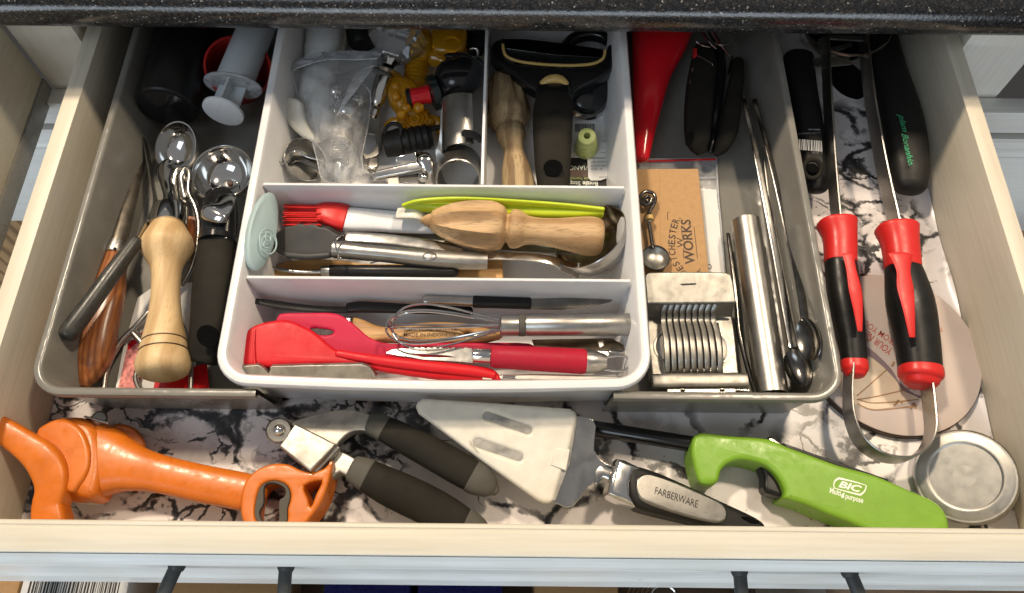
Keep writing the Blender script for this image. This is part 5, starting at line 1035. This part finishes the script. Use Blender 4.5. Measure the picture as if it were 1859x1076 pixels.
for k in range(9):
    xt = 228 + k * 53; xm = 205 + k * 53; xd = 218 + k * 55; xb = 240 + k * 56
    hgt = .62 * math.sqrt(max(0, 1 - ((k - 4.0) / 5.4) ** 2))
    pts = [(xt, 290, 3.2, .145), (xt - 20, 345, 2.95, .145), (xm, 385, 2.62, .145), (xm + 2, 430, 2.45, .145), (xd - 4, 500, 2.35 + hgt * .55, .145), (xd + 14, 590, 2.35 + hgt, .145), (xb - 2, 700, 2.35 + hgt * .95, .145), (xb + 2, 800, 2.3 + hgt * .6, .145), (xb + 4, 885, 2.2, .145)]
    mesh('slat', sweep([(A(*c(x, y), z), w, .075) for x, y, z, w in pts], n=12, e=5, cap=.1, sub=4), K['cast_alu'], T)
    if k == 0: mesh('slat_gap_black', sweep([(A(*c(x + 225, y), z - .42), 1.75, .04) for x, y, z, w in pts[3:]], n=8, e=6, cap=0, sub=2), K['black_print'], T)  # black sheet under the slats, colours the gaps between them dark
mesh('front_roll', SW(c, [(118, 945, 2.6, 62), (300, 942, 2.65, 64), (600, 940, 2.65, 64), (915, 938, 2.6, 62)], .6, n=20, e=3, cap=.15), K['cast_alu'], T)
mesh('front_strip', slab(Plane(2.9), [(240, 1008), (820, 1004), (824, 1040), (240, 1044)], .2, .04, [[(355, 1018), (372, 1014), (388, 1020), (384, 1036), (360, 1036)], [(688, 1018), (705, 1012), (724, 1018), (720, 1034), (692, 1034)]], cv=c, hsm=2), K['brushed_x'], T)
mesh('hinge_pin', LT(c, (822, 1018, 2.8), (935, 1024, 2.8), [(0, 10), (1, 10)], n=12), K['steel'], T)
# flat steel piece between slicer and tube
c = Zf(1120, 270, .4459)
T = solo('dark_skewer', 'dark steel rod wedged between the egg slicer and the steel tube', 'skewer', SW(c, [(452, 350, 1.8, 9), (480, 560, 1.8, 11), (500, 760, 1.6, 10), (560, 985, 1.3, 10)], n=14), K['dark_steel'])
T = thing('steel_tube', 'plain brushed steel tube standing out bright in the right wing', 'tube')
mesh('tube', lathe(A(*c(523, 296), 2.35), A(*c(630, 1000), 2.1), [(0, .84), (0, .90), (1, .93), (1, .86), (.0, .84)], n=48), K['brushed'], T)
# long handled spoons
T = thing('long_spoon', 'long dark steel spoon with its black bowl nearest the steel tube', 'spoon')
mesh('handle', SW(c, [(520, -200, 2.6, 11, .4), (580, 80, 2.4, 13, .4), (640, 380, 2.1, 17, .4), (690, 650, 2.3, 21, .4), (720, 810, 2.6, 22, .4)], n=14, e=3.5), K['steel'], T)
q = A(*c(738, 892), 2.7); fa = Vector((-.45, -.1, .9)).normalized()
mesh('bowl', lathe(q - fa * .35, q + fa * .12, [(0, .02), (.1, .45), (.5, .78), (1, .86), (1.05, .84), (.8, .72), (.4, .4), (.3, .01)], n=40, shape=(1.35, .85)), K['dark_steel'], T)
T = thing('long_spoon', 'long dark steel spoon leaning on the right tray wall, bowl on edge', 'spoon')
mesh('handle', SW(c, [(560, -200, 3.2, 10, .4), (630, 60, 3.0, 11, .4), (700, 360, 2.8, 14, .4), (745, 560, 3.6, 16, .4), (765, 700, 4.2, 16, .4)], n=14, e=3.5), K['dark_steel'], T)
q = A(*c(785, 775), 4.2); fa = Vector((-.85, -.1, .45)).normalized()
mesh('bowl', lathe(q - fa * .35, q + fa * .12, [(0, .02), (.1, .45), (.5, .78), (1, .86), (1.05, .84), (.8, .72), (.4, .4), (.3, .01)], n=40, shape=(1.5, .95)), K['dark_steel'], T)
T = solo('steel_skewer', 'bright flat steel skewer between the two long spoons', 'skewer', SW(c, [(600, 0, 1.8, 9, .4), (640, 300, 1.6, 13, .4), (690, 600, 1.3, 17, .4), (715, 760, 1.0, 15, .4)], n=14, e=3.5), K['brushed'])
# ================================================================== right of the trays, at the back
c = Zf(1420, 50, .288)
T = thing('barcode_handle', 'black rubber tool handle with a white barcode sticker and a hanging hole', 'tool')
mesh('handle', SW(c, [(100, 200, 2.2, 95), (130, 400, 2.2, 88), (165, 600, 2.2, 88), (190, 780, 2.1, 86), (210, 920, 1.9, 82), (222, 1010, 1.7, 66)], .75, n=28, e=2.5, cap=.7), K['black_rubber'], T)
LPn = Plane(A(*c(110, 700), 2.97), A(*c(250, 720), 2.97), A(*c(180, 800), 2.95))
for k in range(14):
    x = 106 + k * 10.6; w = random.choice((3, 5, 6)); mesh('barcode_bar', slab(LPn.up(.07 * 0 + .02 - .012 * abs(k - 6.5)), [(x, 702 + k * .8), (x + w, 702 + k), (x + w + 4, 768 + k), (x + 4, 768 + k)], .02, .003, cv=c), K['paper'], T)
mesh('sticker_text', text('see Safe Stainless S', LPn, (243, 658), (104, 665), .15, cv=c), K['grey_print'], T)
mesh('sticker_text', text('www.com', LPn, (240, 640), (165, 638), .13, cv=c), K['paper'], T)
mesh('sticker_text', text('1 - 28120', LPn, (252, 786), (192, 782), .12, cv=c), K['grey_print'], T)
mesh('hang_ring', sweep([(A(*c(190 + 55 * math.cos(a), 890 + 58 * math.sin(a)), 3.05 - .25 * math.sin(a)), .16, .14) for a in [2 * pi * k / 16 for k in range(16)]], n=10, closed=True, sub=2), K['charcoal_rubber'], T)
mesh('hang_hole', ball(A(*c(190, 890), 3.0), .42, .42, .2), K['hole_black'], T)
T = thing('lettered_handle', 'thick black handle with green script lettering against the right drawer wall', 'tool')
mesh('handle', SW(ID, [(1602, 70, 2.4, 26), (1615, 130, 2.3, 30), (1630, 190, 2.2, 36), (1642, 250, 2.1, 38), (1650, 305, 2.0, 35), (1652, 335, 1.9, 30)], .75, n=28, e=2.4, cap=.8), K['black_rubber'], T)
GP_ = Plane(A(1630, 205, 3.30), A(1660, 205, 3.26), A(1645, 300, 3.14))
mesh('lettering', text('plam', GP_, (1630, 208), (1638, 240), .42, bold=.008, shear=.35, lift=.05), K['green_print'], T)
mesh('lettering', text('Bonanhio.', GP_, (1636, 243), (1649, 301), .42, bold=.012, shear=.35, lift=.05), K['green_print'], T)
T = thing('steamer_basket', 'steel steamer basket with folded leaves deep in the back right', 'steamer basket')
q = A(1515, 82, 1.2)
mesh('bowl', lathe(q, q + Vector((0, .1, 2.2)), [(0, .05), (0, 1.6), (.3, 2.3), (.7, 2.9), (1, 3.2), (1, 3.1), (.7, 2.8), (.3, 2.2), (.08, 1.5), (.06, .05)], n=56), K['dark_steel'], T)
mesh('rim', sweep([(q + Vector((3.2 * math.cos(a), 3.2 * math.sin(a) + .1, 2.25)), .1, .12) for a in [2 * pi * k / 24 for k in range(24)]], n=8, closed=True, sub=2), K['steel'], T)
for pts, z in (([(1485, 72), (1500, 63), (1568, 64), (1568, 74), (1502, 70), (1490, 92)], 3.8), ([(1508, 86), (1545, 77), (1548, 82), (1510, 96)], 3.2), ([(1470, 105), (1540, 102), (1546, 116), (1475, 122)], 2.8), ([(1508, 98), (1556, 96), (1556, 98), (1508, 101)], 3.0)):
    mesh('leaf', slab(Plane(z), pts, .12, .02), K['cast_alu'], T)
T = solo('round_stopper', 'round black stopper in the shadow in front of the steamer basket', 'stopper', lathe(A(1540, 148, .2), A(1538, 142, .8), [(0, 1.2), (.1, 1.3), (.8, 1.25), (1, 1.0)], n=36, shape=(1.3, .8)), K['hole_black'])
# ================================================================== things below the drawer front, in the open lower drawer
struct('lower_shelf', box(-40, 40, -14, 12, -20, -19.2, 0), K['dark_wood'])
def low(x0, x1, z, y0=-6, y1=8):
    a, b = A(x0, 1066, z), A(x1, 1066, z); return box(a.x, b.x, y0, y1, -19.1, z, .15)
T = thing('barcoded_carton', 'white carton with a long barcode under the left end of the drawer front', 'carton')
mesh('carton', low(38, 232, -12), K['paper'], T)
x = 52
while x < 214:
    w = random.choice((1.2, 1.2, 2.2, 3.4)); a, b = A(x, 1066, -11.98), A(x + w, 1066, -11.98)
    mesh('barcode_bar', box(a.x, b.x, -5, 6.5, -12.02, -11.98, 0), K['black_print'], T); x += w + random.choice((1.4, 2, 3))
solo('brown_box', 'plain brown box below the drawer between the two left pull posts', 'box', low(285, 505, -12.5), K['card'])
solo('brown_box', 'small brown box at the far left below the drawer front', 'box', low(-60, 34, -12.3), K['card'])
solo('blue_carton', 'deep blue carton below the middle of the drawer front', 'carton', low(588, 745, -12), K['navy'])
solo('blue_carton', 'deep blue carton below the drawer, right of its twin', 'carton', low(758, 912, -12), K['navy'])
solo('kraft_box', 'tan kraft box below the drawer right of the blue cartons', 'box', low(970, 1122, -12.2), K['card'])
T = thing('wire_coil', 'coiled bright steel wire below the drawer right of the kraft box', 'wire coil')
for k in range(6):
    q = A(1185 + k * 3, 1082, -13); mesh('turn', sweep([(q + Vector((1.7 * math.cos(a) * (1 - k * .1), 1.2 * math.sin(a) * (1 - k * .1), k * .2)), .1, .1) for a in [2 * pi * j / 20 for j in range(20)]], n=8, closed=True, sub=2), K['chrome'], T)
solo('metal_tin', 'grey metal tin below the drawer by the right pull', 'tin', low(1370, 1500, -13), K['dull_steel'])
T = solo('purple_cloth', 'purple patterned cloth lying low outside the right drawer wall', 'cloth', loft([[(36 + i * .9, 14 + j * 1.6, -14 + .5 * math.sin(i * .9 + j) + .4 * math.cos(j * 1.3)) for i in range(14)] for j in range(12)], closed=False, capend=False), (lambda m: (m.set(Base_Color=m.ramp(m.noise(38, 1), [(.40, (.10, .008, .12, 1)), (.5, (.10, .008, .12, 1)), (.52, (.40, .36, .20, 1))]), Roughness=.9), m.m)[1])(Mt('patterned_cloth')))

# crumbs and specks gathered on the liner and the tray floors
cr_v = []
for k in range(170):
    if k < 90: x, y, z = random.uniform(-27, 27), random.uniform(6.8, 13), .03
    elif k < 120: x, y, z = random.uniform(18.5, 27), random.uniform(13, 34), .03
    elif k < 150: x, y, z = random.choice((random.uniform(-24.5, -17), random.uniform(8, 15.5))), random.uniform(15, 34), .41
    else: x, y, z = random.uniform(-14.5, 5), random.uniform(15, 34), .79
    r = random.uniform(.02, .055); cr_v.append(ball((x, y, z + r * .5), r, r * random.uniform(.6, 1.3), r * .6, n=6))
o = mesh('crumbs', join(*cr_v), K['tan_print']); o['kind'] = 'stuff'
settle()
